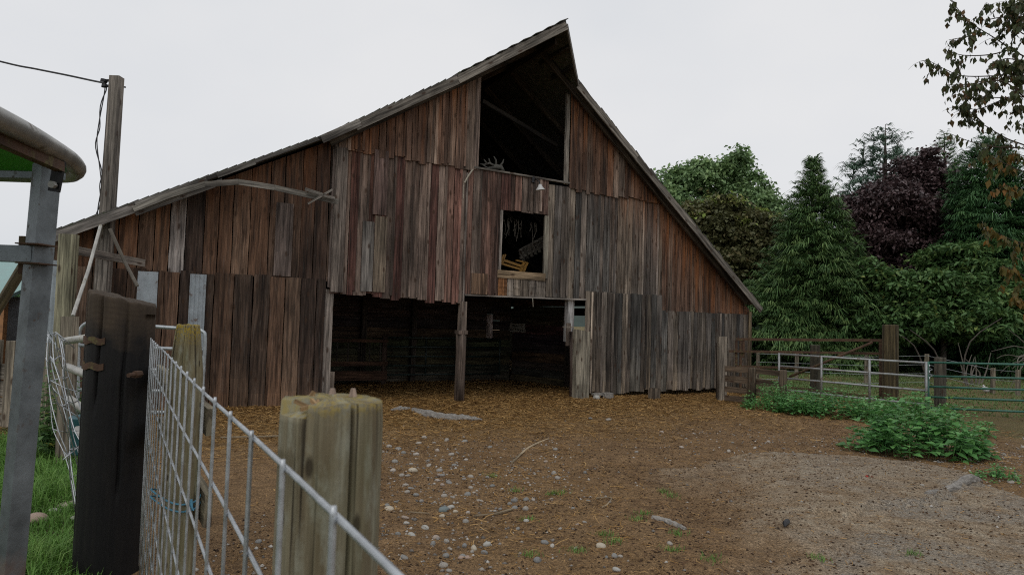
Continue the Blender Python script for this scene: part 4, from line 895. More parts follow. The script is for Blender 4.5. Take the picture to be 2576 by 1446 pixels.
# service pole
_pu = fuv(265, 700, -.11)[0]; Dp = float(BL(_pu, -.11, 0)[1])+.15; p0, p1 = at(238, 1010, Dp-.15), at(294, 194, Dp-.15); p0 = p0-(p1-p0)/(p1[2]-p0[2])*p0[2]
t = thing('service_pole', 'slim square weathered pole rising past the low roof with a cable end', 'pole', (p0[0], p0[1], 0))
mb = MB(); pm = p0+(p1-p0)*.45; mb.bar(p0, p1, .2, .14, up=(1, 0, 0), n=14, col=(.21, .185, .16), w2=.148); mb.build('shaft', 'wood', t)
for yy, xx in ((650, 272), (798, 262), (905, 256), (900, 263)):
    b_ = at(xx, yy, Dp-.24); mb = MB(); mb.box(b_, (.06, .02, .06)); mb.tube([b_, b_+[0, -.05, 0]], .014, 6); mb.build('bolt', 'rusty', t)
ins = at(264, 211, Dp-.2); mb = MB(); mb.tube([at(284, 203, Dp-.2), at(266, 203, Dp-.2)], .02, 6); mb.tube([at(286, 218, Dp-.2), at(264, 216, Dp-.2)], .02, 6); mb.tube([at(300, 218, Dp), at(316, 220, Dp)], .012, 6); mb.build('bracket', 'black_iron', t)
mb = MB(); mb.tube([at(262, 200, Dp-.2), at(261, 207, Dp-.2), at(262, 210, Dp-.2), at(263, 219, Dp-.2)], [.045, .05, .03, .045], 10); mb.build('insulator', 'black_iron', t)
mb = MB(); mb.tube(smoothp([at(-300, 75, 10.2), at(0, 155, 10), at(90, 174, 9.9), at(170, 190, 9.8), at(235, 204, 9.7), at(262, 209, 9.6)], 5), .013, 6); tag(mb.build('overhead_cable', 'cable', loc=at(0, 155, 10)), 'dark overhead cable running in to the top of the pole', 'cable')
mb = MB(); dn = smoothp([at(265, 215, Dp-.2), at(261, 245, Dp-.2), at(249, 310, Dp-.2), at(244, 360, Dp-.2), at(252, 430, Dp-.2), at(255, 470, Dp-.2), at(247, 520, Dp-.2), at(245, 548, Dp-.2)], 5)
for o_ in (0, .02): mb.tube([p+[o_*math.sin(i*.7)*1.2, 0, 0] for i, p in enumerate(dn)], .008, 5)
tag(mb.build('drop_cable', 'cable', loc=dn[0]), 'twisted thin cable hanging down beside the pole', 'cable')
mb = MB(); mb.tube(smoothp([at(262, 538, Dp-.3), at(247, 546, Dp-.3), at(244, 560, Dp-.3), at(256, 566, Dp-.3), at(264, 560, Dp-.3)], 4), .016, 6); tag(mb.build('cable_loop', 'rail_white', loc=at(247, 550, Dp-.3)), 'small white cable loop where the pole meets the roof', 'cable')
# tube gate behind the tarred post
def tubething(name, label, cat, mat, segs, r, part='rail', group=None):
    q0 = np.array(segs[0][0]); t = thing(name, label, cat, (q0[0], q0[1], 0), 0, group)
    for sgs in segs: mb = MB(); mb.tube(sgs, r, 8); mb.build(part, mat, t, smooth=True)
    return t
Dg = 7.6
t = tubething('tube_gate', 'grey tube gate with rounded corners against the brown planks', 'gate', 'galv', [smoothp([at(196, 1040, Dg), at(197, 900, Dg), at(199, 845, Dg), at(206, 822, Dg), at(226, 811, Dg), at(260, 812, Dg), at(400, 822, Dg), at(490, 829, Dg), at(510, 834, Dg), at(516, 850, Dg), at(512, 930, Dg), at(505, 1045, Dg)], 5),
    [at(200, 868, Dg), at(512, 880, Dg)], [at(200, 925, Dg), at(510, 933, Dg)], [at(198, 980, Dg), at(508, 985, Dg)], [at(196, 1034, Dg), at(506, 1038, Dg)]], .021)
t = tubething('pipe_rails', 'pale pipe rails with yellow stains sagging to the tarred post', 'railing', 'rail_white', [[at(160, 858, 5.4), at(205, 852, 5.), at(300, 838, 4.35)], [at(168, 922, 5.4), at(205, 937, 5.), at(300, 972, 4.3)], [at(176, 1003, 5.3), at(205, 1025, 4.9), at(300, 1090, 4.25)], [at(196, 1080, 5.2), at(230, 1125, 4.8), at(300, 1210, 4.2)]], .029)
# crumpled wire mesh
t = thing('crumpled_mesh', 'crumpled rusty grey wire mesh hanging beside the tarred post', 'wire mesh', at(170, 1290, 4.4)*[1, 1, 0])
left = [(112, 838), (108, 905), (116, 960), (128, 1020), (142, 1080), (158, 1140), (170, 1200), (190, 1290)]
right = [(158, 850), (166, 900), (178, 950), (196, 1010), (210, 1075), (222, 1130), (226, 1190), (218, 1260)]
rw = random.Random(4); colsn = 9
grid = []
for r_i, (a_, b_) in enumerate(zip(left, right)):
    row = []
    for c_i in range(colsn):
        f = c_i/(colsn-1); f2 = f+.10*math.sin(f*9+r_i*1.3); D = 4.7-.45*f+.22*math.sin(c_i*2.4+r_i*.5); row.append(at(a_[0]+(b_[0]-a_[0])*f2+rw.uniform(-4, 4), a_[1]+(b_[1]-a_[1])*f+rw.uniform(-9, 9), D))
    grid.append(row)
for r_i, row in enumerate(grid[:-1]):
    mb = MB(); mb.tube(row, .004, 6); mb.build('wire', 'wire', t, smooth=True)
for c_i in range(colsn):
    mb = MB(); mb.tube(smoothp([grid[r_i][c_i] for r_i in range(len(grid))], 3), .0034, 6); mb.build('wire', 'wire', t, smooth=True)
for i in range(9):
    a_ = grid[rw.randrange(7)][rw.randrange(6)]; mb = MB(); mb.tube([a_, a_+[rw.uniform(.02, .08), rw.uniform(-.1, .05), rw.uniform(-.06, .03)], a_+[rw.uniform(.0, .16), rw.uniform(-.12, .05), rw.uniform(-.16, -.03)]], .004, 6); mb.build('wire', 'wire', t, smooth=True)
bk = at(222, 1085, 5.4); mb = MB(); mb.tube([(bk[0], bk[1], bk[2]-.17), (bk[0], bk[1], bk[2]-.15), (bk[0], bk[1], bk[2]+.1), (bk[0], bk[1], bk[2]+.11), (bk[0], bk[1], bk[2]+.12)], [.1, .115, .13, .138, .13], 16); 
tag(mb.build('bucket', 'bucket', loc=(bk[0], bk[1], bk[2]-.17), smooth=True), 'blue plastic bucket half hidden behind the crumpled mesh', 'bucket')

# ------------------------------------------------------------------ right: gates and fences
def gate2(name, label, mat, Lp, Rp, Dl, Dr, ups, r=.019, group=None, ext=0.):
    """field gate: rail heights read at its two ends"""
    t = None
    for k, (yl, yr) in enumerate(zip(Lp[1], Rp[1])):
        a_, b_ = at(Lp[0], yl, Dl), at(Rp[0], yr, Dr)
        if t is None: t = thing(name, label, 'gate', (*((a_+b_)/2)[:2], 0), 0, group); A0, B0 = a_, b_
        A1, B1 = a_, b_; mb = MB(); mid = (a_+b_)/2+[0, 0, random.uniform(-.012, 0)]; mb.tube([a_, mid, b_], r, 8); mb.build('rail', mat, t, smooth=True)
    for f, ex in ups:
        p, q = A0*(1-f)+B0*f, A1*(1-f)+B1*f; mb = MB(); mb.tube([p+[0, -.01, .02], q+[0, -.01, -ex]], r*1.08, 8); mb.build('upright', mat, t, smooth=True)
    return t
cx = lambda c: (2050+c/2.711)*.8587
cy = lambda c: (900+c/2.711)*.8587
gate2('field_gate', 'dull galvanised four rail gate standing in the nettles', 'gate_grey', (cx(628), [cy(v) for v in (370, 465, 558, 650)]), (cx(1796), [cy(v) for v in (440, 550, 660, 770)]), 15.0, 13.5, ((0, .1), (.31, .12), (.64, .1), (1, .25)), .021)
gate2('field_gate', 'dark green six rail gate at the right edge', 'gate_green', (cx(1812), [cy(v) for v in (437, 545, 628, 710, 795, 880)]), (2700, [cy(v) for v in (462, 574, 662, 752, 842, 932)]), 13.55, 12.4, ((0, .1), (.97, .1)), .021)
mb = MB(); ch = at(cx(1822), cy(455), 13.5)
for k in range(5): mb.tube([ch+[0, 0, -.06*k], ch+[.05*(k % 2), -.02, -.06*k-.03], ch+[0, 0, -.06*k-.06]], .008, 5)
tag(mb.build('chain', 'galv', loc=ch), 'short chain hooked between the grey gate and the green gate', 'chain')
def rpost(label, px, ytop, ybase, D, wpx, col, seed, name='gate_post', lich=0.):
    p = at(px, ytop, D); r_ = wpx/1750*D/2; mb, lx = round_post(name, '', (p[0], p[1]), r_, p[2], col, seed=seed, rough=.02, crack=[(-1.6, .08, .04, .2)], taper=.99, nseg=14); t = tag(mb.build(name, 'wood', loc=lx, smooth=True), label, 'post'); return t
rpost('tallest broad mossy gate post behind the galvanised gate', 2240, 817, 1020, 14.6, 37, (.085, .066, .034), 31)
rpost('round dark post behind the green gate', 2365, 899, 1020, 14.3, 27, (.085, .075, .058), 32)
rpost('squat dark mossy post beneath the rusty rails', 2051, 868, 980, 16.2, 23, (.055, .05, .035), 33)
timber('yard_post', 'pale cracked square post close to the barn wall', 'post', (1816, 1000), (1816, 846), 14.6, 14.6, .17, .14, (.24, .205, .165))
timber('yard_post', 'dark narrow post tight against the barn planks', 'post', (1806, 998), (1806, 862), 14.8, 14.8, .07, .08, (.06, .045, .035))
t = thing('rusty_gate', 'long rusty pipe gate with a diagonal brace before the trees', 'gate', at(2040, 900, 15.2)*[1, 1, 0])
for a_, b_, r_ in [((1851, 853, 15.6), (2224, 856, 14.95), .026), ((1834, 883, 15.6), (2216, 889, 14.95), .024), ((1852, 921, 15.6), (2110, 928, 15.2), .022), ((1990, 975, 15.4), (2216, 1000, 14.95), .02)]:
    mb = MB(); mb.bar(at(*a_), at(*b_), r_*2.2, r_*1.6, n=5); mb.build('rail', 'rusty', t)
mb = MB(); mb.tube([at(1985, 948, 15.3), at(2195, 861, 14.9)], .028, 8); mb.build('brace', 'rusty', t, smooth=True)
for x_, y0_, y1_ in ((1852, 856, 918), (1863, 856, 975), (1870, 856, 900), (2218, 860, 1010)):
    mb = MB(); D_ = 15.6-.65*(x_-1851)/370; mb.bar(at(x_, y0_, D_), at(x_, y1_, D_), .05 if x_ < 2000 else .11, .03, up=(1, 0, 0)); mb.build('upright', 'rusty', t)
t = thing('plank_fence', 'low sagging fence of rough brown planks beside the barn corner', 'fence', at(1890, 980, 13.6)*[1, 1, 0])
for (pts, w_) in [([(1824, 927), (1890, 931), (1960, 939), (1975, 938)], .115), ([(1824, 951), (1890, 958), (1968, 968)], .13), ([(1824, 978), (1900, 985), (1960, 996)], .12), ([(1824, 1000), (1870, 1004), (1890, 1005)], .10)]:
    P = [at(x_, y_, 14.3-.8*(x_-1824)/150) for x_, y_ in pts]
    mb = MB()
    for a_, b_ in zip(P[:-1], P[1:]): mb.bar(a_, b_+(b_-a_)*.02, w_*random.uniform(.9, 1.1), .045, n=3, col=(.115, .082, .055))
    mb.build('plank', 'wood', t)
for x_, yt, D_ in ((1892, 924, 13.85), (1970, 930, 13.5)):
    mb = MB(); p = at(x_, yt, D_); mb.tube([(p[0], p[1], -.05), (p[0], p[1], p[2]*.6), (p[0], p[1], p[2]-.03), (p[0], p[1], p[2])], [.08, .075, .075, .06], 8, (.10, .075, .052), jit=.06); mb.build('post', 'wood', t, smooth=True)
t = thing('wire_fence', 'far wire fence on thin stakes along the foot of the trees', 'fence', at(2150, 900, 20)*[1, 1, 0])
stk = [(1905, 885, 945, 21), (2003, 888, 935, 21), (2178, 893, 950, 20), (2330, 890, 965, 20), (2497, 925, 990, 18), (2560, 930, 1000, 17.5)]
tp = []
for x_, y0_, y1_, D_ in stk:
    mb = MB(); p, q = at(x_, y1_, D_), at(x_, y0_, D_); mb.bar((p[0], p[1], -.05), (p[0]+.02, p[1], q[2]), .09, .07, up=(1, 0, 0), n=3, col=(.19, .165, .12)); mb.build('stake', 'wood', t); tp.append(q)
for dz in (.05, .3, .55, .8):
    mb = MB(); mb.tube([p-[0, .05, dz] for p in tp], .006, 4); mb.build('wire', 'galv', t)
# white bird in the pasture
bp = gnd(2480, 990); bp[2] = gz1(bp[0], bp[1]); t = thing('bird', 'small white bird standing in the pasture beyond the green gate', 'bird', bp)
mb = MB(); mb.tube([bp+.65*np.array([.16, 0, .10]), bp+.65*np.array([.1, 0, .13]), bp+.65*np.array([.03, 0, .17]), bp+.65*np.array([-.04, 0, .2]), bp+.65*np.array([-.075, 0, .26]), bp+.65*np.array([-.085, 0, .31]), bp+.65*np.array([-.105, 0, .325]), bp+.65*np.array([-.12, 0, .315])], [.012, .04, .075, .07, .035, .034, .032, .012], 10); mb.build('body', 'white', t, smooth=True)
mb = MB(); mb.tube([bp+.65*np.array([-.118, 0, .315]), bp+.65*np.array([-.15, 0, .308])], [.01, .002], 5); mb.build('beak', 'yellow', t)
for d_ in (-.02, .02):
    mb = MB(); mb.tube([bp+.65*np.array([0, d_, .12]), bp+.65*np.array([.01, d_, .05]), bp+.65*np.array([0, d_, 0]), bp+.65*np.array([-.03, d_, 0])], .006, 5); mb.build('leg', 'yellow', t)
# ------------------------------------------------------------------ vegetation
def leaf_quads(P, D, Nn, Ln, Wd, fold=.12):
    """leaves as small folded diamonds: base, side, tip, side"""
    D = unit(D); Sd = unit(np.cross(D, Nn)); Nn = np.cross(Sd, D); Ln = np.asarray(Ln)[:, None]; Wd = np.asarray(Wd)[:, None]
    V = np.stack([P, P+D*Ln*.42+Sd*Wd*.5+Nn*Wd*fold, P+D*Ln-Nn*Ln*.08, P+D*Ln*.42-Sd*Wd*.5+Nn*Wd*fold], 1)
    n = len(P); return V.reshape(-1, 3), np.arange(4*n).reshape(n, 4)
def rdir(n, up=0.):
    v = rng.normal(size=(n, 3)); v[:, 2] += up; return unit(v)
def tree_trunk(t, p, h, r, limbs, mat='bark', lean=(0, 0)):
    mb = MB(); mb.tube([p+[lean[0]*f*h+.05*math.sin(5*f), lean[1]*f*h, h*f-.15*(f == 0)] for f in np.linspace(0, 1, 7)], list(np.linspace(r, r*.35, 7)), 9, jit=.06); mb.build('trunk', mat, t, smooth=True)
    for tip in limbs:
        f = random.uniform(.3, .85); a_ = p+np.array([lean[0]*f*h, lean[1]*f*h, h*f]); tip = np.array(tip); mid = (a_+tip)/2+np.array([0, 0, -.06*h*random.random()])
        mb = MB(); mb.tube([a_, mid, tip], [r*.4, r*.25, r*.08], 6); mb.build('limb', mat, t, smooth=True)
def broadleaf(name, label, base_, lobes, nleaf, ln, mat, clump=.5, per=70, h=None, r=.2, group='trees behind the pasture', droop=.5, flat=.55, shell=.55, cat='tree', hi=None, aspect=.62, wobble=.3):
    """crown of leaf clumps spread through several lobes, on a trunk with limbs"""
    t = thing(name, label, cat, base_, 0, group); top = max(c[2]+c[5] for c in lobes); limbs = [c[:3] for c in lobes]
    tree_trunk(t, np.array(base_), (h or (top-base_[2])*.75), r, limbs)
    sub = []
    for c in lobes:
        for _ in range(9):
            d = rdir(1, .6)[0]; q = .8+.55*random.random(); k = random.uniform(.16, .42); sub.append((c[0]+d[0]*c[3]*q, c[1]+d[1]*c[4]*q, c[2]+d[2]*c[5]*q, c[3]*k, c[4]*k, c[5]*k))
    lobes = [(c[0], c[1], c[2], c[3]*.82, c[4]*.82, c[5]*.82) for c in lobes]+sub
    vol = np.array([(c[3]*c[4]*c[5])**.667 for c in lobes]); vol = vol/vol.sum(); P = []; R = []
    for c, f in zip(lobes, vol):
        nc = max(3, int(nleaf*f/per)); d = rdir(nc, .15); rr = shell+(1-shell)*rng.random(nc)**.6; rr = rr*(1-wobble*.45+wobble*rng.random(nc)); C = np.array(c[:3])+d*rr[:, None]*np.array(c[3:6])
        cs = clump*(.6+.8*rng.random(nc)); tone = rng.random(nc)
        k = rng.integers(per//2, per*3//2, nc); ci = np.repeat(np.arange(nc), k); off = rng.normal(size=(len(ci), 3))*np.array([1, 1, flat])*.55
        P.append(C[ci]+off*cs[ci][:, None]); tn = .55*tone[ci]+.45*rng.random(len(ci))
        if hi is not None: tn = np.where((C[ci][:, 2] > hi) & (tone[ci] > .72), .9+.1*rng.random(len(ci)), tn*.88)
        R.append(tn)
    P = np.concatenate(P); R = np.concatenate(R); n = len(P); D = rdir(n); D[:, 2] = D[:, 2]*.5-droop; Nn = rdir(n, 2.2)
    l_ = ln*(.6+.8*rng.random(n)); V, Q = leaf_quads(P, D, Nn, l_, l_*aspect); fast('crown', V, Q, mat, t, rnd=np.clip(R, 0, 1)); return t
def sprays(P, az_, L_, nf, wid, rise, droopv, spread=.75):
    """arched fans of narrow frondlets, the way cedar twigs hang"""
    n = len(P); j = np.linspace(-1, 1, nf); az2 = (az_[:, None]+j[None]*spread+rng.normal(0, .12, (n, nf))).ravel(); PP = np.repeat(P, nf, 0)
    ll = (L_[:, None]*(1-.35*np.abs(j)[None])*(.75+.5*rng.random((n, nf)))).ravel(); dr = np.repeat(droopv, nf)*(.7+.6*rng.random(n*nf)); rs = np.repeat(rise, nf)
    out = np.stack([np.cos(az2), np.sin(az2), 0*az2], 1); sd = np.stack([-np.sin(az2), np.cos(az2), 0*az2], 1); up = np.array([0, 0, 1.]); w_ = (wid*ll)[:, None]
    roll = (rng.random(n*nf)-.5)[:, None]*1.4; sdv = sd*np.cos(roll)+up*np.sin(roll)
    A = PP; B = PP+out*(ll*.5)[:, None]+up*(rs*ll*.35)[:, None]; C = PP+out*(ll*.92)[:, None]+up*((rs*.35-dr)*ll)[:, None]
    V = np.stack([A-sdv*w_*.35, A+sdv*w_*.35, B+sdv*w_*.5, B-sdv*w_*.5, C+sdv*w_*.12, C-sdv*w_*.12], 1).reshape(-1, 3); b = np.arange(n*nf)*6
    Q = np.concatenate([np.stack([b, b+1, b+2, b+3], 1), np.stack([b+3, b+2, b+4, b+5], 1)]); return V, Q
def cedar(name, label, base_, h, r, mat, nbr=420, z0=.03, pw=.8, spl=.42, group='trees behind the pasture', top=1., nf=9, wid=.08):
    base_ = np.array(base_, float); t = thing(name, label, 'tree', base_, 0, group)
    mb = MB(); mb.tube([base_+[0, 0, h*f-.2*(f == 0)] for f in np.linspace(0, .99, 8)], list(np.linspace(r*.09+.05, .012, 8)), 8); mb.build('trunk', 'bark', t, smooth=True)
    nbr = int(nbr*3.2); spl = spl*.8; r = r*KD
    f = z0+(1-z0)*rng.random(nbr)**1.15; a_ = rng.random(nbr)*2*np.pi; Lb = r*(1-f)**pw*(.7+.5*rng.random(nbr))*(1+.18*np.sin(a_*3+f*14))+.12
    P = []; A = []; SL = []
    for i in range(nbr):
        k = max(2, int(Lb[i]/.24)); s_ = (np.arange(k)+rng.random(k))/k; s_ = .25+.75*s_; out = np.array([math.cos(a_[i]), math.sin(a_[i])]); z = base_[2]+f[i]*h*top*(1-.04*rng.random())+Lb[i]*(.25*s_-.36*s_**2)
        q = np.stack([base_[0]+out[0]*Lb[i]*s_, base_[1]+out[1]*Lb[i]*s_, z], 1)+rng.normal(0, .07, (k, 3)); P.append(q); A.append(a_[i]+rng.normal(0, .55, k)); SL.append(spl*(.65+.6*rng.random(k))*(.55+.45*min(1, Lb[i]/r*2)))
    P = np.concatenate(P); A = np.concatenate(A); SL = np.concatenate(SL); n = len(P)
    V, Q = sprays(P, A, SL, nf, wid, .6+.9*rng.random(n), .05+.55*rng.random(n), .95); tone = np.repeat(np.clip(rng.normal(.45, .2, n), 0, 1), nf); tone = np.clip(tone+rng.normal(0, .12, len(tone)), 0, 1)
    fast('crown', V, Q, mat, t, rnd=np.concatenate([tone, np.clip(tone+.15, 0, 1)])); return t
KD = 1.15
def ztop(px, py, D): return at(px, py, D*KD)[2]
def spot(px, D): p = at(px, 850, D*KD); return np.array([p[0], p[1], 0.])
def lobe(px, py, D, rx, ry, rz=None): 
    """crown lobe: centre and half sizes in picture units at depth D"""
    D = D*KD; c = at(px, py, D); s_ = D/1750; return (c[0], c[1], c[2], rx*s_, (rz or rx)*s_, ry*s_)
broadleaf('maple_tree', 'pale green maple with sky showing through, farthest left beyond the roof', spot(1830, 34), [lobe(1735, 500, 34, 62, 62), lobe(1790, 470, 35, 55, 55), lobe(1850, 465, 34, 60, 62), lobe(1905, 520, 33.5, 50, 55), lobe(1940, 560, 33, 42, 60), lobe(1700, 560, 33, 50, 90), lobe(1800, 590, 34, 100, 80), lobe(1770, 435, 34.5, 22, 26), lobe(1850, 420, 34.3, 26, 24), lobe(1720, 455, 34, 22, 28)], 26000, .25, 'maple', .42, 50, r=.25, shell=.5, flat=.7)
broadleaf('plum_tree', 'dark bronze leaved tree with lime shoots just beyond the roof', spot(1850, 27.5), [lobe(1830, 590, 27.5, 85, 70), lobe(1900, 600, 27, 65, 65), lobe(1800, 680, 27, 80, 90), lobe(1880, 700, 26.8, 90, 100), lobe(1920, 800, 26.5, 90, 100), lobe(1830, 540, 27.3, 50, 32)], 50000, .2, 'olive', .45, 60, r=.2, shell=.7, wobble=.4, flat=.4, hi=ztop(1830, 575, 27.5))
cb = spot(2042, 23.5); cedar('cedar_tree', 'large drooping green cedar standing between the barn roof and the purple tree', cb, ztop(2042, 395, 23.5), 2.6, 'cedar', 560, pw=.88, spl=.50)
cb = spot(1985, 28); cedar('cedar_tree', 'dark cedar crowded behind the large drooping cedar', cb, ztop(1985, 530, 28), 2., 'cedar2', 300)
sb = spot(2225, 31); t = cedar('spruce_tree', 'pointed blue green spruce rising above the purple tree', sb, ztop(2228, 308, 31), 4.8, 'spruce', 230, pw=.62, spl=.6, nf=7, wid=.09)
for i, (px, py) in enumerate(((2150, 395), (2175, 355), (2260, 350), (2310, 375), (2335, 400), (2200, 345))):
    p = at(px, py, 31*KD); mb = MB(); mb.tube([p-[.1, 0, 1.2], p-[0.03, 0, .5], p], [.03, .02, .006], 5); mb.build('twig', 'twig', t)
    q = p-np.array([.05, 0, .1])-np.outer(np.linspace(0, 1, 26), [.06, 0, 1.3]); V, Q = sprays(q, rng.random(26)*6.28, .34*np.ones(26)*np.linspace(.5, 1.3, 26), 5, .14, 1.2*np.ones(26), -.1*np.ones(26)); fast('spray', V, Q, 'spruce', t, rnd=rng.random(len(Q)))
broadleaf('beech_tree', 'dark purple leaved beech filling the middle of the tree line', spot(2250, 26), [lobe(2240, 525, 26, 70, 45), lobe(2290, 470, 26.5, 60, 48), lobe(2345, 450, 26.5, 45, 50), lobe(2375, 500, 26.5, 38, 60), lobe(2200, 560, 25.5, 75, 70), lobe(2290, 570, 25.5, 95, 80), lobe(2230, 650, 25.5, 90, 70), lobe(2190, 710, 25, 60, 60), lobe(2290, 690, 25.5, 80, 70), lobe(2150, 690, 25, 35, 40), lobe(2180, 790, 25, 70, 60)], 80000, .17, 'purple', .40, 70, r=.28, shell=.72, flat=.45, wobble=.45)
cedar('cedar_tree', 'narrow bright cedar whose tip shows behind the purple beech', spot(2376, 28.5), ztop(2376, 330, 28.5), 2.3, 'cedar', 380, pw=.72)
cedar('cedar_tree', 'tall dark cedar right of the purple beech', spot(2490, 23.5), ztop(2488, 335, 23.5), 2.35, 'cedar2', 620, pw=.55, spl=.46)
cedar('cedar_tree', 'dark cedar cut by the right edge of the view', spot(2640, 23), ztop(2600, 330, 23), 2.4, 'cedar2', 380, pw=.7)
cedar('cedar_tree', 'dense dark cedar filling the gap between beech and shrub', spot(2400, 26), ztop(2400, 470, 26), 2.2, 'cedar2', 330, pw=.8)
broadleaf('elder_shrub', 'spreading light green shrub in front of the purple beech', spot(2370, 22), [lobe(2240, 760, 22, 55, 40), lobe(2300, 730, 22, 50, 45), lobe(2370, 665, 22.6, 40, 42), lobe(2420, 650, 22.4, 50, 36), lobe(2480, 700, 22, 70, 50), lobe(2215, 830, 21.6, 45, 40), lobe(2300, 810, 21.5, 85, 50), lobe(2400, 750, 21.6, 70, 50), lobe(2440, 815, 21.3, 100, 45), lobe(2550, 770, 21.4, 60, 60), lobe(2200, 700, 22, 22, 30), lobe(2350, 770, 21.6, 50, 40)], 50000, .21, 'shrub', .36, 50, r=.12, h=3., droop=.3, flat=.28, shell=.7, group=None, cat='shrub', aspect=.42, wobble=.6)
# dark wood behind and under the trees
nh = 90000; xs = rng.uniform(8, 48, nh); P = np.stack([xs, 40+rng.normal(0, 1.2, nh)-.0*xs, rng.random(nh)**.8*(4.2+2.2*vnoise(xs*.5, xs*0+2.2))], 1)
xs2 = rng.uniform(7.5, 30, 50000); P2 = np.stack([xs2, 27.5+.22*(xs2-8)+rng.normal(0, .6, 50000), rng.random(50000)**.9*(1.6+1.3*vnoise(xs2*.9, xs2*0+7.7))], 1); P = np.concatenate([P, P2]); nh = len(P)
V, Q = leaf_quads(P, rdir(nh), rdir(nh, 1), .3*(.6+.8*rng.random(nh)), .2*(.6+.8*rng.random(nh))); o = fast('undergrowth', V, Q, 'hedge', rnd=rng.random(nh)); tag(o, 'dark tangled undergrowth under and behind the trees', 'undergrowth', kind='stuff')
# dead twigs and bare stems at the right
t = thing('dead_branches', 'pale bare dead branches tangled at the right edge above the green gate', 'dead branches', spot(2560, 18))
rd = random.Random(5)
for i in range(12):
    p = at(2590+rd.uniform(-10, 60), 905+rd.uniform(-15, 10), 18); q = [p]; d = np.array([-rd.uniform(.3, 1.), rd.uniform(-.3, .3), rd.uniform(-.1, .8)])
    for k in range(6): d = d+np.array([rd.uniform(-.3, .2), 0, rd.uniform(-.5, .12)]); q.append(q[-1]+unit(d)*rd.uniform(.12, .22))
    mb = MB(); mb.tube(q, list(np.linspace(.02, .005, len(q))), 5); mb.build('branch', 'deadwood', t)
t = thing('bare_stems', 'cluster of pale bare stems at the foot of the shrub beyond the green gate', 'stems', spot(2445, 19))
for i in range(8):
    p = gnd(2425+i*6, 968+rd.uniform(-4, 5)); mb = MB(); q = [p, p+[rd.uniform(-.2, .2), 0, .4], p+[rd.uniform(-.4, .4), 0, rd.uniform(.6, 1.3)]]; mb.tube(smoothp(q, 3), list(np.linspace(.03, .008, 7)), 6, jit=.1); mb.build('stem', 'deadwood', t)
for i, (pts, r_) in enumerate([([(2380, 960), (2350, 880), (2290, 830)], .035), ([(2420, 955), (2440, 860), (2520, 800)], .03), ([(2330, 950), (2300, 870), (2240, 830)], .03)]):
    mb = MB(); mb.tube(smoothp([at(x_, y_, 20) for x_, y_ in pts], 3), list(np.linspace(r_, r_*.3, 7)), 6); mb.build('stem', 'bark', t, smooth=True)
# overhanging cherry: crown outside the view, twigs reach in from the upper right
ctb = np.array([9.3, 9.2, 0.]); t = thing('cherry_tree', 'cherry tree whose drooping bronze leaved twigs hang in at the upper right corner', 'tree', ctb)
tree_trunk(t, ctb, 6.5, .2, [(8.6, 9.5, 6.3), (10.5, 9, 7), (9.0, 8.6, 5)])
DC = 9.; cc = lambda x_, y_: (2232.6+x_*.2968, y_*.2968)
br = [[(1700, 760), (1157, 480), (1080, 440), (900, 320), (740, 220), (640, 130), (545, 10)], [(1700, 690), (1157, 620), (900, 645), (640, 645), (500, 595), (340, 510)], [(900, 650), (800, 690), (660, 720), (490, 720)], [(1700, 900), (1157, 825), (980, 830), (800, 820), (640, 780)],
      [(1080, 410), (870, 465), (640, 470), (510, 430)], [(1700, 1420), (1157, 1230), (1000, 1170), (850, 1080), (680, 980), (650, 900)], [(1600, 1330), (1157, 1260), (900, 1245), (700, 1200), (520, 1130)], [(980, 840), (880, 890), (740, 930), (660, 890)], [(800, 280), (690, 310), (520, 340)], [(1600, 200), (1157, 150), (960, 150), (780, 170), (830, 30)],
      [(1600, 420), (1250, 330), (1100, 250), (1050, 120), (1030, 10)], [(1400, 560), (1150, 520), (1000, 500), (880, 540)], [(1157, 825), (1000, 700), (860, 690), (740, 720)], [(1600, 1050), (1250, 960), (1120, 900), (1080, 930)], [(800, 1040), (720, 960), (660, 940)], [(1300, 620), (1180, 560), (1120, 640)], [(1500, 100), (1200, 70), (1080, 90), (1000, 20)], [(1550, 1150), (1250, 1120), (1100, 1040)],
      [(1157, 640), (900, 760), (760, 870)], [(620, 640), (600, 560), (590, 500)]]
br2 = [[(1700, 1500), (1250, 1480), (1000, 1390), (820, 1290)], [(1700, 1700), (1200, 1640), (980, 1560)], [(1700, 2150), (1250, 2080), (1020, 2020), (800, 1900)], [(1600, 2420), (1200, 2350), (1050, 2280), (960, 2260)], [(1500, 1380), (1200, 1330), (1060, 1300)], [(1600, 2620), (1250, 2580), (1080, 2520)], [(1600, 1600), (1300, 1560)]]
for _ in range(9):
    y0 = random.uniform(-80, 780); x1 = 1157-random.expovariate(1/70.); br.append([(1650, y0+random.uniform(-60, 160)), (1350, y0+random.uniform(0, 60)), (x1+90, y0), (x1, y0-random.uniform(-40, 60))])
def subtwigs(pts):
    out = []
    for i in range(2, len(pts)):
        if random.random() < .30:
            d = pts[i]-pts[i-1]; d = d/np.linalg.norm(d); q = [pts[i]]; d = d*.5+np.array([random.uniform(-.6, .6), random.uniform(-.6, .6), random.uniform(-.7, .35)])
            for k in range(4): d = d+np.array([0, 0, -.16]); q.append(q[-1]+d/np.linalg.norm(d)*random.uniform(.04, .085))
            out.append(q)
    return out
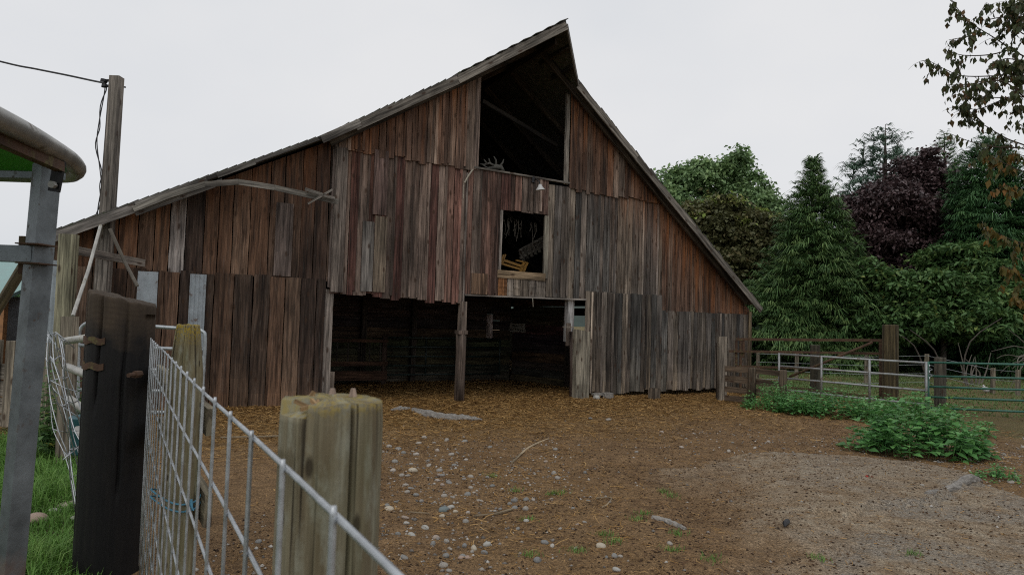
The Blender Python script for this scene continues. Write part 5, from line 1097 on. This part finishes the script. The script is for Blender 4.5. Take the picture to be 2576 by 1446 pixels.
for lst, mat, nm in ((br, 'cherry', 'foliage'), (br2, 'cherry_gold', 'foliage')):
    Pl = []
    for pl in lst:
        Dp_ = DC+random.uniform(-.5, .5); pts = smoothp([at(*cc(*p), Dp_) for p in pl], 5); mb = MB(); mb.tube(pts, list(np.linspace(.011, .003, len(pts))), 5); mb.build('twig', 'twig', t, smooth=True)
        for q in subtwigs(pts):
            mb = MB(); mb.tube(q, [.0035, .003, .0025, .002, .0015], 4); mb.build('twig', 'twig', t)
            for w_ in q[1:]:
                for _ in range(rng.poisson(2.2)): Pl.append(w_+rng.normal(0, .012, 3))
        ln_ = len(pts); dens = 3.2 if mat == 'cherry' else 6
        for i in range(ln_):
            f = i/(ln_-1); kk = rng.poisson(dens*(1.7 if f > .75 else 1.)*(1.6 if pts[i][0] > 8.1*DC/9.-.7 else .8)) if rng.random() < (.95 if f > .8 else .62) else 0
            for _ in range(kk): Pl.append(pts[i]+rng.normal(0, .02, 3)+np.array([0, 0, -.005]))
    if mat == 'cherry':
        pass
    Pl = np.array(Pl); n = len(Pl); D = rng.normal(0, .33, (n, 3)); D[:, 2] = -1; Nn = rdir(n); l_ = (.085 if mat == 'cherry' else .10)*(.65+.7*rng.random(n)); V, Q = leaf_quads(Pl, D, Nn, l_, l_*.55); fast(nm, V, Q, mat, t, rnd=np.clip(rng.normal(.45, .28, n), 0, 1))
n = 5000; P = np.array([10.6, 9.2, 6.0])+rdir(n)*rng.random((n, 1))**.4*np.array([1.9, 1.9, 2.2]); P = P[P[:, 0] > 8.95+.0*P[:, 1]]; n = len(P); D = rng.normal(0, .4, (n, 3)); D[:, 2] = -1; l_ = .1*(.65+.7*rng.random(n)); V, Q = leaf_quads(P, D, rdir(n), l_, l_*.48); fast('crown', V, Q, 'cherry', t, rnd=rng.random(n))
# nettles
def nettles(label, cx_, cy_, rx, ry, n, h0, h1, leaf, seed, mat='nettle', name='nettle_clump', group='weed clumps by the gates', lim=None):
    c = np.array([cx_, cy_, gz1(cx_, cy_)]); t = thing(name, label, 'weeds', c, 0, group); rg = np.random.default_rng(seed); Pl, Dl, Ll, St = [], [], [], []
    for i in range(n):
        a_ = rg.random()*6.283; q = rg.random()**.5 if i % 4 else .85+.3*rg.random(); x_, y_ = cx_+rx*q*math.cos(a_), cy_+ry*q*math.sin(a_); hh = (h0*(1 if q < 1 else .6)+(h1-h0)*max(0, 1-q**2.2))*(.55+.75*rg.random()); b_ = np.array([x_, y_, gz1(x_, y_)]); ln = np.array([.25*q*math.cos(a_), .25*q*math.sin(a_), 1.])+rg.normal(0, .1, 3); ln[2] = 1; St.append((b_, ln, hh))
        kn = max(3, int(hh/.065)); ph = rg.random()*3
        for k in range(kn):
            f = .18+.82*(k+1)/kn; p = b_+ln*hh*f; s_ = leaf*(1.1-.55*f)*(.7+.6*rg.random()); m_ = 2 if k < kn-1 else 4
            for j in range(m_):
                aa = ph+k*1.57+j*6.283/m_+rg.normal(0, .3); Pl.append(p); Dl.append([math.cos(aa), math.sin(aa), .25-.6*rg.random()+(.35 if k == kn-1 else 0)]); Ll.append(s_)
    P = np.array(Pl); D = np.array(Dl); Ll = np.array(Ll); n_ = len(P); Nn = unit(np.stack([rg.normal(0, .2, n_), rg.normal(0, .2, n_), np.ones(n_)], 1)); P = P+unit(D)*.02
    V, Q = leaf_quads(P, D, Nn, Ll, Ll*.66, .14); B_ = np.array([q[0] for q in St]); S_ = np.array([q[1] for q in St]); hh_ = np.array([q[2] for q in St]); V2, Q2 = leaf_quads(B_, S_, rdir(len(B_)), hh_*np.linalg.norm(S_, axis=1), .012+0*hh_, 0); V = np.concatenate([V, V2]); Q = np.concatenate([Q, Q2+4*n_]); fast('foliage', V, Q, mat, t, rnd=np.clip(rg.normal(.5, .22, len(Q)), 0, 1)); return t
g1 = gnd(2325, 1150); nettles('tall bright nettle clump in front of the two gates, on the edge of the yard', g1[0], g1[1]+.18, .74, .52, 130, .16, .54, .17, 1)
g2 = gnd(2400, 1095); nettles('smaller bright nettles behind the tall nettle clump', g2[0], g2[1], .45, .4, 50, .15, .4, .12, 2)
g3 = gnd(1965, 1030); nettles('fine leaved green weeds at the foot of the low plank fence', g3[0], g3[1], .68, .5, 200, .12, .40, .085, 3)
g4 = gnd(2110, 1046); nettles('dark nettle patch along the foot of the galvanised gate', g4[0], g4[1]+.15, .95, .5, 170, .12, .42, .13, 4)
g5 = gnd(2225, 1060); nettles('low nettles under the broad mossy gate post', g5[0], g5[1]+.1, .5, .4, 60, .1, .38, .12, 5)
g6 = gnd(2510, 1200); nettles('low green seedlings at the edge of the concrete near the right edge', g6[0], g6[1], .22, .16, 26, .03, .13, .07, 6)
g7 = gnd(2300, 1045); nettles('nettles between the tall clump and the end of the galvanised gate', g7[0], g7[1], .45, .35, 60, .12, .36, .12, 7)
g8 = at(215, 985, 7.0); nettles('brambles behind the pale pipe rails', g8[0], g8[1], .42, .35, 60, .25, .85, .10, 8, 'shrub', 'bramble', 'brambles on the left')
g9 = gnd(120, 1075); nettles('leafy weeds behind the galvanised post by the board fence', g9[0], g9[1]+.4, .6, .4, 70, .1, .45, .09, 9, 'shrub', 'bramble', 'brambles on the left')
# grass on the left, pasture grass at the back
def blades(n, xr, yr, amt, h0, h1, w_, mat, name, label, thr=.35, lean=.5, cull=None):
    x = rng.uniform(*xr, n); y = rng.uniform(*yr, n); k = amt(x, y)*(.35+.9*fbm(x*2.2, y*2.2, 3, 51)); m_ = k > thr*(.5+rng.random(n)); x, y = x[m_], y[m_]; n = len(x); tuft = fbm(x*1.7, y*1.7, 3, 52); hh = (h0+(h1-h0)*np.clip(tuft*2-.5, 0, 1))*(.5+rng.random(n)); a_ = rng.random(n)*6.283+tuft*4
    b_ = np.stack([x, y, height(x, y)-.005], 1); o_ = np.stack([np.cos(a_), np.sin(a_), 0*a_], 1); s_ = np.stack([-np.sin(a_), np.cos(a_), 0*a_], 1); le = (lean*(.3+1.2*rng.random(n)))[:, None]; up = np.array([0, 0, 1.]); H_ = hh[:, None]; W_ = w_*(.6+.8*rng.random(n))[:, None]
    m1_ = b_+up*H_*.6+o_*H_*le*.3; tp_ = b_+up*H_*(1-.35*le)+o_*H_*le; V = np.stack([b_-s_*W_/2, b_+s_*W_/2, m1_+s_*W_*.4, m1_-s_*W_*.4, tp_+s_*W_*.05, tp_-s_*W_*.05], 1).reshape(-1, 3); i6 = np.arange(n)*6
    Q = np.concatenate([np.stack([i6, i6+1, i6+2, i6+3], 1), np.stack([i6+3, i6+2, i6+4, i6+5], 1)]); rr = np.clip(.45*rng.random(n)+.6*tuft, 0, 1); o = fast(name, V, Q, mat, rnd=np.concatenate([rr, rr])); return tag(o, label, 'grass', kind='stuff')
blades(90000, (-5.5, -1.5), (2.6, 9.4), grass_amt, .05, .17, .0065, 'grass', 'grass', 'lush green grass beside the posts on the left', .42, .7)
blades(110000, (5.5, 22), (13, 30), grass_amt, .02, .07, .022, 'pasture', 'pasture_grass', 'short patchy grass of the pasture behind the gates', .45, .6)
# small tufts of grass in the yard
for i, (px, py) in enumerate(((1300, 1232), (1390, 1242), (1408, 1240), (1600, 1315), (1520, 1355), (1545, 1375), (1690, 1245), (1330, 1315), (1705, 1350), (1690, 1392), (1455, 1395), (1790, 1425), (2060, 1415), (1670, 1235), (2295, 1400), (1620, 1300), (1335, 1405), (1240, 1200))):
    p = base(px, py); k = 60; x = p[0]+rng.normal(0, .035, k); y = p[1]+rng.normal(0, .03, k); a_ = rng.random(k)*6.283; hh = .012+.025*rng.random(k); o_ = np.stack([np.cos(a_), np.sin(a_), 0*a_], 1); s_ = np.stack([-np.sin(a_), np.cos(a_), 0*a_], 1); b_ = np.stack([x, y, height(x, y)], 1)
    V = np.stack([b_-s_*.002, b_+s_*.002, b_+s_*.001+o_*hh[:, None]*.7+np.array([0, 0, 1.])*hh[:, None], b_-s_*.001+o_*hh[:, None]*.7+np.array([0, 0, 1.])*hh[:, None]], 1).reshape(-1, 3)
    fast('foliage', V, np.arange(4*k).reshape(k, 4), 'grass', thing('grass_tuft', 'tiny green grass tuft sprouting from the bare dirt of the yard', 'grass tuft', p, 0, 'grass tufts in the yard'), rnd=rng.random(k))
# background at the left
cedar('cedar_tree', 'dark conifer behind the teal roofed shed at the left edge', spot(-15, 22), ztop(10, 650, 22), 1.1, 'cedar2', 200, group=None)
broadleaf('bush', 'green bush behind the narrow dark tube gate at the left', spot(60, 24), [lobe(40, 880, 24, 60, 60), lobe(110, 900, 24, 50, 40), lobe(70, 720, 25, 20, 30)], 9000, .2, 'shrub', .4, 50, r=.08, group=None, cat='bush')
hx = np.linspace(-420, 420, 85); hz = np.maximum(2, 9+7*fbm(hx*.012, hx*0+1.5, 4, 61)+14*np.exp(-((hx+190)/70)**2)); V = np.concatenate([np.stack([hx, 330+0*hx, hz], 1), np.stack([hx, 300+0*hx, -3+0*hx], 1), np.stack([hx, 420+0*hx, -3+0*hx], 1)]); k = len(hx); i_ = np.arange(k-1)
o = fast('hills', V, np.concatenate([np.stack([k+i_, k+i_+1, i_+1, i_], 1), np.stack([i_, i_+1, 2*k+i_+1, 2*k+i_], 1)]), 'hill'); tag(o, kind='structure')
# ------------------------------------------------------------------ litter on the ground
def strands(n, x, y, len_, w_, mat, name, label, cat, zoff=.004, rn=None):
    n = len(x); a_ = rng.random(n)*6.283; d_ = np.stack([np.cos(a_), np.sin(a_), rng.normal(0, .12, n)], 1); s_ = np.stack([-np.sin(a_), np.cos(a_), rng.normal(0, .3, n)], 1); l_ = (len_*(.4+1.2*rng.random(n)**2))[:, None]; W_ = (w_*(.6+.8*rng.random(n))*(.7+.085*np.maximum(y, 0)))[:, None]; c_ = np.stack([x, y, height(x, y)+zoff+np.abs(d_[:, 2])*l_[:, 0]*.5+rng.random(n)*.006], 1); bend = s_*l_*rng.normal(0, .12, (n, 1)); bend[:, 2] = 0
    A, B, C = c_-d_*l_/2, c_+bend, c_+d_*l_/2; V = np.stack([A-s_*W_/2, A+s_*W_/2, B+s_*W_/2, B-s_*W_/2, C+s_*W_/2, C-s_*W_/2], 1).reshape(-1, 3); i6 = np.arange(n)*6; rr = rng.random(n) if rn is None else rn
    o = fast(name, V, np.concatenate([np.stack([i6, i6+1, i6+2, i6+3], 1), np.stack([i6+3, i6+2, i6+4, i6+5], 1)]), mat, rnd=np.concatenate([rr, rr])); return tag(o, label, cat, kind='stuff')
n = 230000; u_s = rng.uniform(-2.5, 12.5, n); s_s = np.where(rng.random(n) < .35, rng.uniform(-.5, 3.9, n), -8*rng.random(n)**1.3); ins = s_s > -.05; keep = (~ins) | ((u_s > 1.9) & (u_s < 7.8)); xy = BO[None]+u_s[:, None]*BU+s_s[:, None]*BN; x, y = xy[:, 0], xy[:, 1]; pr = straw_amt(x, y)*np.where(ins, 1.2, 1.); keep &= (rng.random(n) < pr*1.0) & (y > 2) & (slab_masks(x, y)[0] < .5); x, y = x[keep], y[keep]
strands(0, x, y, .095, .005, 'straw', 'straw', 'loose golden straw strewn before and inside the barn doorway', 'straw')
n = 45000; y = 2.2+11*rng.random(n)**1.4; x = rng.uniform(-1.7, 6.5, n); sl = slab_masks(x, y)[0]; k = rng.random(n) < (.35+.65*fbm(x*1.3, y*1.3, 3, 71))*(1-.5*sl); x, y = x[k], y[k]; strands(0, x, y, .045, .0035, 'straw', 'chaff', 'short bits of brown chaff trodden into the dirt', 'chaff', rn=rng.random(len(x))**1.5*.9)
def octa(n, x, y, sz, mat, name, label, cat, flat=.6, sink=.25):
    dirs = np.array([(1, 0, 0), (0, 1, 0), (-1, 0, 0), (0, -1, 0), (0, 0, 1), (0, 0, -1)], float); a_ = rng.random(n)*6.283; c, s_ = np.cos(a_), np.sin(a_); jit = .65+.7*rng.random((n, 6)); v = dirs[None]*jit[:, :, None]*sz[:, None, None]*np.array([1, .8, flat]); v2 = np.stack([v[..., 0]*c[:, None]-v[..., 1]*s_[:, None], v[..., 0]*s_[:, None]+v[..., 1]*c[:, None], v[..., 2]], -1); ctr = np.stack([x, y, height(x, y)+sz*flat*(1-2*sink)*.5], 1)
    V = (v2+ctr[:, None]).reshape(-1, 3); tr = np.array([(0, 1, 4), (1, 2, 4), (2, 3, 4), (3, 0, 4), (1, 0, 5), (2, 1, 5), (3, 2, 5), (0, 3, 5)]); Q = (tr[None]+6*np.arange(n)[:, None, None]).reshape(-1, 3); o = fast(name, V, Q, mat, rnd=np.repeat(rng.random(n), 8), smooth=False); return tag(o, label, cat, kind='stuff')
n = 60000; y = 2.+10.5*rng.random(n)**1.5; x = rng.uniform(-1.9, 7, n); kc = rng.random(n) < (1-.6*slab_masks(x, y)[0])*sstep(.3, .6, fbm(x*2.3, y*2.3, 3, 91)); x, y = x[kc], y[kc]; n = len(x); octa(n, x, y, .003+.011*rng.random(n)**3, 'clod', 'dirt_crumbs', 'dark crumbs of dirt and droppings scattered over the yard', 'dirt')
n = 1500; x = rng.uniform(1., 4.6, n); y = rng.uniform(4, 8, n); octa(n, x, y, .006+.006*rng.random(n), 'clod', 'droppings', 'dark sheep droppings scattered on the concrete apron', 'droppings')
def gravel_amt(x, y):
    left = sstep(.35, -.5, x-.12*(y-4)-.3+(fbm(x, y, 3, 81)-.5)*1.2)*sstep(9.5, 7., y); right = sstep(.3, -.4, np.abs(x-6.6)-1.5)*sstep(10, 9, y)*sstep(5.4, 6., y)*1.6; mid = .55*sstep(10.5, 9.5, y)*sstep(7.2, 8.2, y)*sstep(1.6, 3.2, x); low = .5*sstep(4.6, 3.9, y); return left*.9+right+mid+low+.10
n = 24000; x = rng.uniform(-1.8, 8.3, n); y = 2.4+8.5*rng.random(n)**1.1; k = rng.random(n) < gravel_amt(x, y)*.55*(1-.6*slab_masks(x, y)[0]); x, y = x[k], y[k]; octa(len(x), x, y, .006+.016*rng.random(len(x))**2.2, 'gravel', 'gravel', 'small grey gravel scattered through the dirt', 'gravel', .6, .3)
# countable stones
def stone_mesh(seed):
    rg = np.random.default_rng(seed); import bmesh as bmm
    bm = bmm.new(); bmm.ops.create_icosphere(bm, subdivisions=3, radius=1.); sc = np.array([1., rg.uniform(.65, .95), rg.uniform(.45, .72)])
    for v in bm.verts:
        p = np.array(v.co); k = 1+.30*(float(fbm(p[0]*1.1+5+seed, p[1]*1.1+p[2]*.9+5, 2, seed))-.5)+.12*(float(vnoise(p[0]*2.4+p[2], p[1]*2.4, seed+2))-.5); v.co = p*k*sc
    me = bpy.data.meshes.new('stone'); bm.to_mesh(me); bm.free(); me.polygons.foreach_set('use_smooth', np.ones(len(me.polygons), bool)); me.materials.append(M['stone']); return me
SM = [stone_mesh(i+1) for i in range(8)]
def stone(x, y, sz, label, group=None, mat=None, mesh=None, sink=.42, flat=1.):
    me = mesh or random.choice(SM)
    if mat: me = me.copy(); me.materials.clear(); me.materials.append(M[mat])
    o = bpy.data.objects.new('stone', me); COL.objects.link(o); o.location = (x, y, gz1(x, y)+sz*.5*(1-sink*1.6)); o.scale = (sz, sz*random.uniform(.85, 1.1), sz*random.uniform(.8, 1.1)*flat); o.rotation_euler = (random.uniform(-.25, .25), random.uniform(-.25, .25), random.uniform(0, 6.28)); return tag(o, label, 'stone', group)
YP = lambda x, y: ((1000+x/2.576)*.8587, (1150+y/2.576)*.8587)
named = [(774, 868, 44, 'stone_blue', 'largest blue grey cobble in the middle of the stony dirt'), (1000, 1180, 37, 'stone_cream', 'plump cream stone in the row of cobbles near the bottom of the yard'), (362, 866, 38, 'stone_cream', 'flat tan stone close against the thick greenish post'), (1098, 1153, 34, 'stone_pale', 'pale grey oval stone just right of the plump cream stone'), (930, 1168, 30, 'stone_grey', 'dark grey stone just left of the plump cream stone'), (1080, 1205, 30, 'stone_grey', 'slanted grey stone below the pale grey oval stone'),
         (905, 1248, 30, 'stone_pink', 'left of a touching pair of pinkish stones'), (955, 1252, 32, 'stone_pink', 'right of a touching pair of pinkish stones'), (1480, 1278, 34, 'stone_grey', 'round grey stone beside a grass tuft at the bottom of the yard'), (2075, 1340, 40, 'stone_pale', 'large grey cobble at the bottom edge beside the concrete'), (1535, 1155, 34, 'stone_grey', 'wide dark grey stone alone in bare dirt'), (530, 1088, 38, 'stone_pale', 'long flat grey stone beside the thick greenish post'),
         (632, 1018, 34, 'stone_pale', 'speckled pale stone with a dark pebble at its foot'), (760, 930, 30, 'stone_cream', 'cream stone just below the largest blue grey cobble'), (862, 882, 24, 'stone_cream', 'tan round stone just right of the largest blue grey cobble'), (825, 850, 34, 'stone_pale', 'pinkish pale stone tucked behind the largest blue grey cobble'), (540, 597, 38, 'stone_cream', 'long cream stone in the stony strip beside the thick post'), (1395, 985, 28, 'stone_pale', 'upright pale stone in the middle of the yard'), (1960, 1165, 42, 'stone_cream', 'broad cream stone at the edge of the concrete'), (490, 995, 26, 'stone_pale', 'pale egg shaped stone above the long flat grey stone')]
taken = []
for x_, y_, w_, mt, lb in named:
    px, py = YP(x_, y_); p = gnd(px, py+4); stone(p[0], p[1], w_/3*1750**-1*p[1]*1.*.95, lb, None, mt); taken.append((p[0], p[1]))
for px, py, w_, mt, lb in ((90, 1322, 55, 'stone_pink', 'long flat reddish slab of stone lying in the grass at the left'), (138, 1298, 30, 'stone_pale', 'angular tan stone in the grass above the reddish slab'), (170, 1290, 44, 'stone_cream', 'tilted flat brown stone in the grass by the crumpled mesh'), (195, 1318, 34, 'stone_pale', 'pale flat stone in the grass nearest the tarred post'), (2005, 1180, 30, 'stone_pale', None)):
    if lb: p = gnd(px, py); stone(p[0], p[1], w_/2/1750*p[1], lb, None, mt, flat=.8, sink=.1)
small = [(583, 370, 24), (700, 368, 18), (795, 350, 26), (930, 365, 26), (470, 465, 22), (830, 463, 24), (565, 470, 26), (765, 498, 22), (405, 523, 26), (525, 552, 22), (660, 562, 24), (740, 592, 26), (850, 562, 20), (390, 600, 26), (455, 625, 24), (500, 628, 22), (755, 637, 28), (725, 668, 24), (812, 685, 30), (975, 640, 24), (925, 663, 20), (1100, 648, 20), (485, 692, 28), (527, 716, 26), (975, 708, 20), (1138, 703, 26), (565, 770, 26), (605, 797, 24), (776, 765, 26), (840, 780, 20), (950, 765, 28), (1042, 808, 22), (1305, 822, 28), (1393, 815, 30), (1270, 843, 20), (1308, 878, 26), (1388, 900, 26), (940, 967, 28), (955, 893, 20), (1748, 875, 22), (1862, 818, 20), (425, 1090, 24), (713, 1106, 28), (690, 1146, 28), (793, 1130, 28), (475, 1250, 34), (360, 1320, 32), (1330, 1055, 22), (1650, 1032, 18), (2060, 1235, 30), (2105, 1232, 22), (2000, 1250, 20), (1835, 985, 20), (1780, 992, 18), (1590, 1175, 24), (1880, 187, 20), (2015, 190, 24), (2415, 297, 20), (1120, 420, 20), (1605, 590, 26), (650, 500, 22), (430, 420, 24), (360, 398, 22), (495, 750, 24), (410, 810, 18), (985, 1210, 18)]
PB = ('small rounded pebble lying loose on the brown dirt of the yard', 'loose pebbles in the yard'); ns = 0
for x_, y_, w_ in small:
    px, py = YP(x_, y_); p = gnd(px, py+3); stone(p[0], p[1], w_/3/1750*p[1], *PB); ns += 1
while ns < 278:
    y = 2.6+7.9*random.random()**1.1; x = random.uniform(-1.7, 8.)
    if random.random() > float(gravel_amt(np.array([x]), np.array([y]))[0]): continue
    if float(slab_masks(np.array([x]), np.array([y]))[0][0]) > .5 and random.random() < .7: continue
    uu_, ss_ = in_barn(x, y)
    if ss_ > -1: continue
    stone(x, y, .012+.026*random.random()**1.8, *PB); ns += 1
# broken concrete lumps and other single bits
def lump(name, label, pts, rads, mat='concrete', cat='concrete'):
    P = smoothp([base(*p) for p in pts], 6); rr = np.interp(np.linspace(0, 1, len(P)), np.linspace(0, 1, len(rads)), rads); mb = MB()
    mb.tube([p+[0, 0, r_*.1] for p, r_ in zip(P, rr)], list(rr), 12, jit=.22); V = np.array(mb.v); mb.v = [tuple(p) for p in V]; return tag(mb.build(name, mat, loc=P[0]), label, cat)
lump('concrete_strip', 'long rough strip of broken concrete in the straw before the doorway', [(1040, 1036), (1075, 1044), (1120, 1050), (1170, 1053), (1212, 1053)], [.05, .085, .075, .06, .025])
lump('concrete_lump', 'short lump of broken concrete left of the long rough strip', [(984, 1036), (1008, 1032), (1030, 1030)], [.025, .06, .03])
lump('concrete_lump', 'jagged concrete lump at the crack near the right edge', [(2330, 1262), (2390, 1235), (2440, 1218), (2468, 1208)], [.02, .035, .045, .02])
lump('concrete_lump', 'pale concrete patch breaking through the dirt at the bottom', [(1640, 1310), (1680, 1318), (1725, 1332)], [.02, .03, .015])
cbk = base(1527, 1003); mb = MB(); mb.box(cbk+[0, 0, .05], (.2, .16, .13), rot=Matrix.Rotation(.4, 3, 'Z')); mb.box(cbk+[-.2, -.02, .08], (.2, .14, .04), rot=Matrix.Rotation(.3, 3, 'Z')); tag(mb.build('concrete_block', 'concrete', loc=cbk), 'broken concrete block under the edge of the barn planks', 'concrete block')
p = base(1500, 1004); stone(p[0], p[1], .11, 'pale angular rock beside the concrete block under the barn wall', None, 'stone_pale')
p = base(1497+8, 1010); 
for xx, lb in ((1648, 'short wooden block propping the barn planks'),):
    p = base(xx, 1002); mb = MB(); mb.box(p+[0, .1, .1], (.22, .12, .26), (.2, .16, .12), Matrix.Rotation(AZ, 3, 'Z')); tag(mb.build('wood_block', 'wood', loc=p), lb, 'wood block')
for pts, lb in (([(1385, 1100), (1180, 1190+0)], None),): pass
for pts, r_, lb in (([(1380, 1152-44), (1330, 1150-20), (1288, 1160)], .012, 'grey stick lying in the straw in the middle of the yard'), ([(1192, 1303), (1240, 1301), (1290, 1291)], .009, 'pale bent stick lying among the stones'), ([(1500, 1254), (1537, 1252), (1528, 1272), (1515, 1281)], .006, 'forked pale straw stalk standing up from the dirt'), ([(1030, 1290), (1080, 1291)], .006, 'short pale stalk near the thick post'), ([(830, 1096), (555, 1100)], .012, 'dark thin root on the dirt beside the lichen capped post')):
    P = [base(*q) for q in pts]; mb = MB(); mb.tube(smoothp([q+np.array([0, 0, .012]) for q in P], 4), r_, 6, (.34, .27, .18)); tag(mb.build('stick', 'wood', loc=P[0]), lb, 'stick')
p = base(1978, 1348); mb = MB(); mb.tube([p+[-.03, -.05, .012], p+[-.01, 0, .02], p+[.03, .06, .018], p+[.035, .085, .012]], [.003, .02, .022, .004], 6); tag(mb.build('feather', 'feather', loc=p), 'small black feather on the concrete apron', 'feather')
p = base(2182, 1218); P = p+rng.normal(0, .015, (4, 3))*[1, 1, .2]+[0, 0, .012]; V, Q = leaf_quads(P, rdir(4), rdir(4, 3), .04*np.ones(4), .03*np.ones(4)); tag(fast('red_petal', V, Q, 'redleaf', loc=p, rnd=rng.random(4)), 'tiny red petal on the concrete apron', 'petal')
# long blown grass round the foot of the tarred post
for i, (px, py) in enumerate(((250, 1440), (330, 1438), (215, 1400))):
    p = base(px, py)
# lettering becomes plain mesh
dg = bpy.context.evaluated_depsgraph_get()
for o in [o for o in S.objects if o.type == 'FONT']:
    me = bpy.data.meshes.new_from_object(o.evaluated_get(dg)); q = bpy.data.objects.new('sign_lettering', me); COL.objects.link(q); q.parent = o.parent; q.location = o.location; q.rotation_euler = o.rotation_euler; q.scale = o.scale; q.name = 'lettering'
    bpy.data.objects.remove(o)
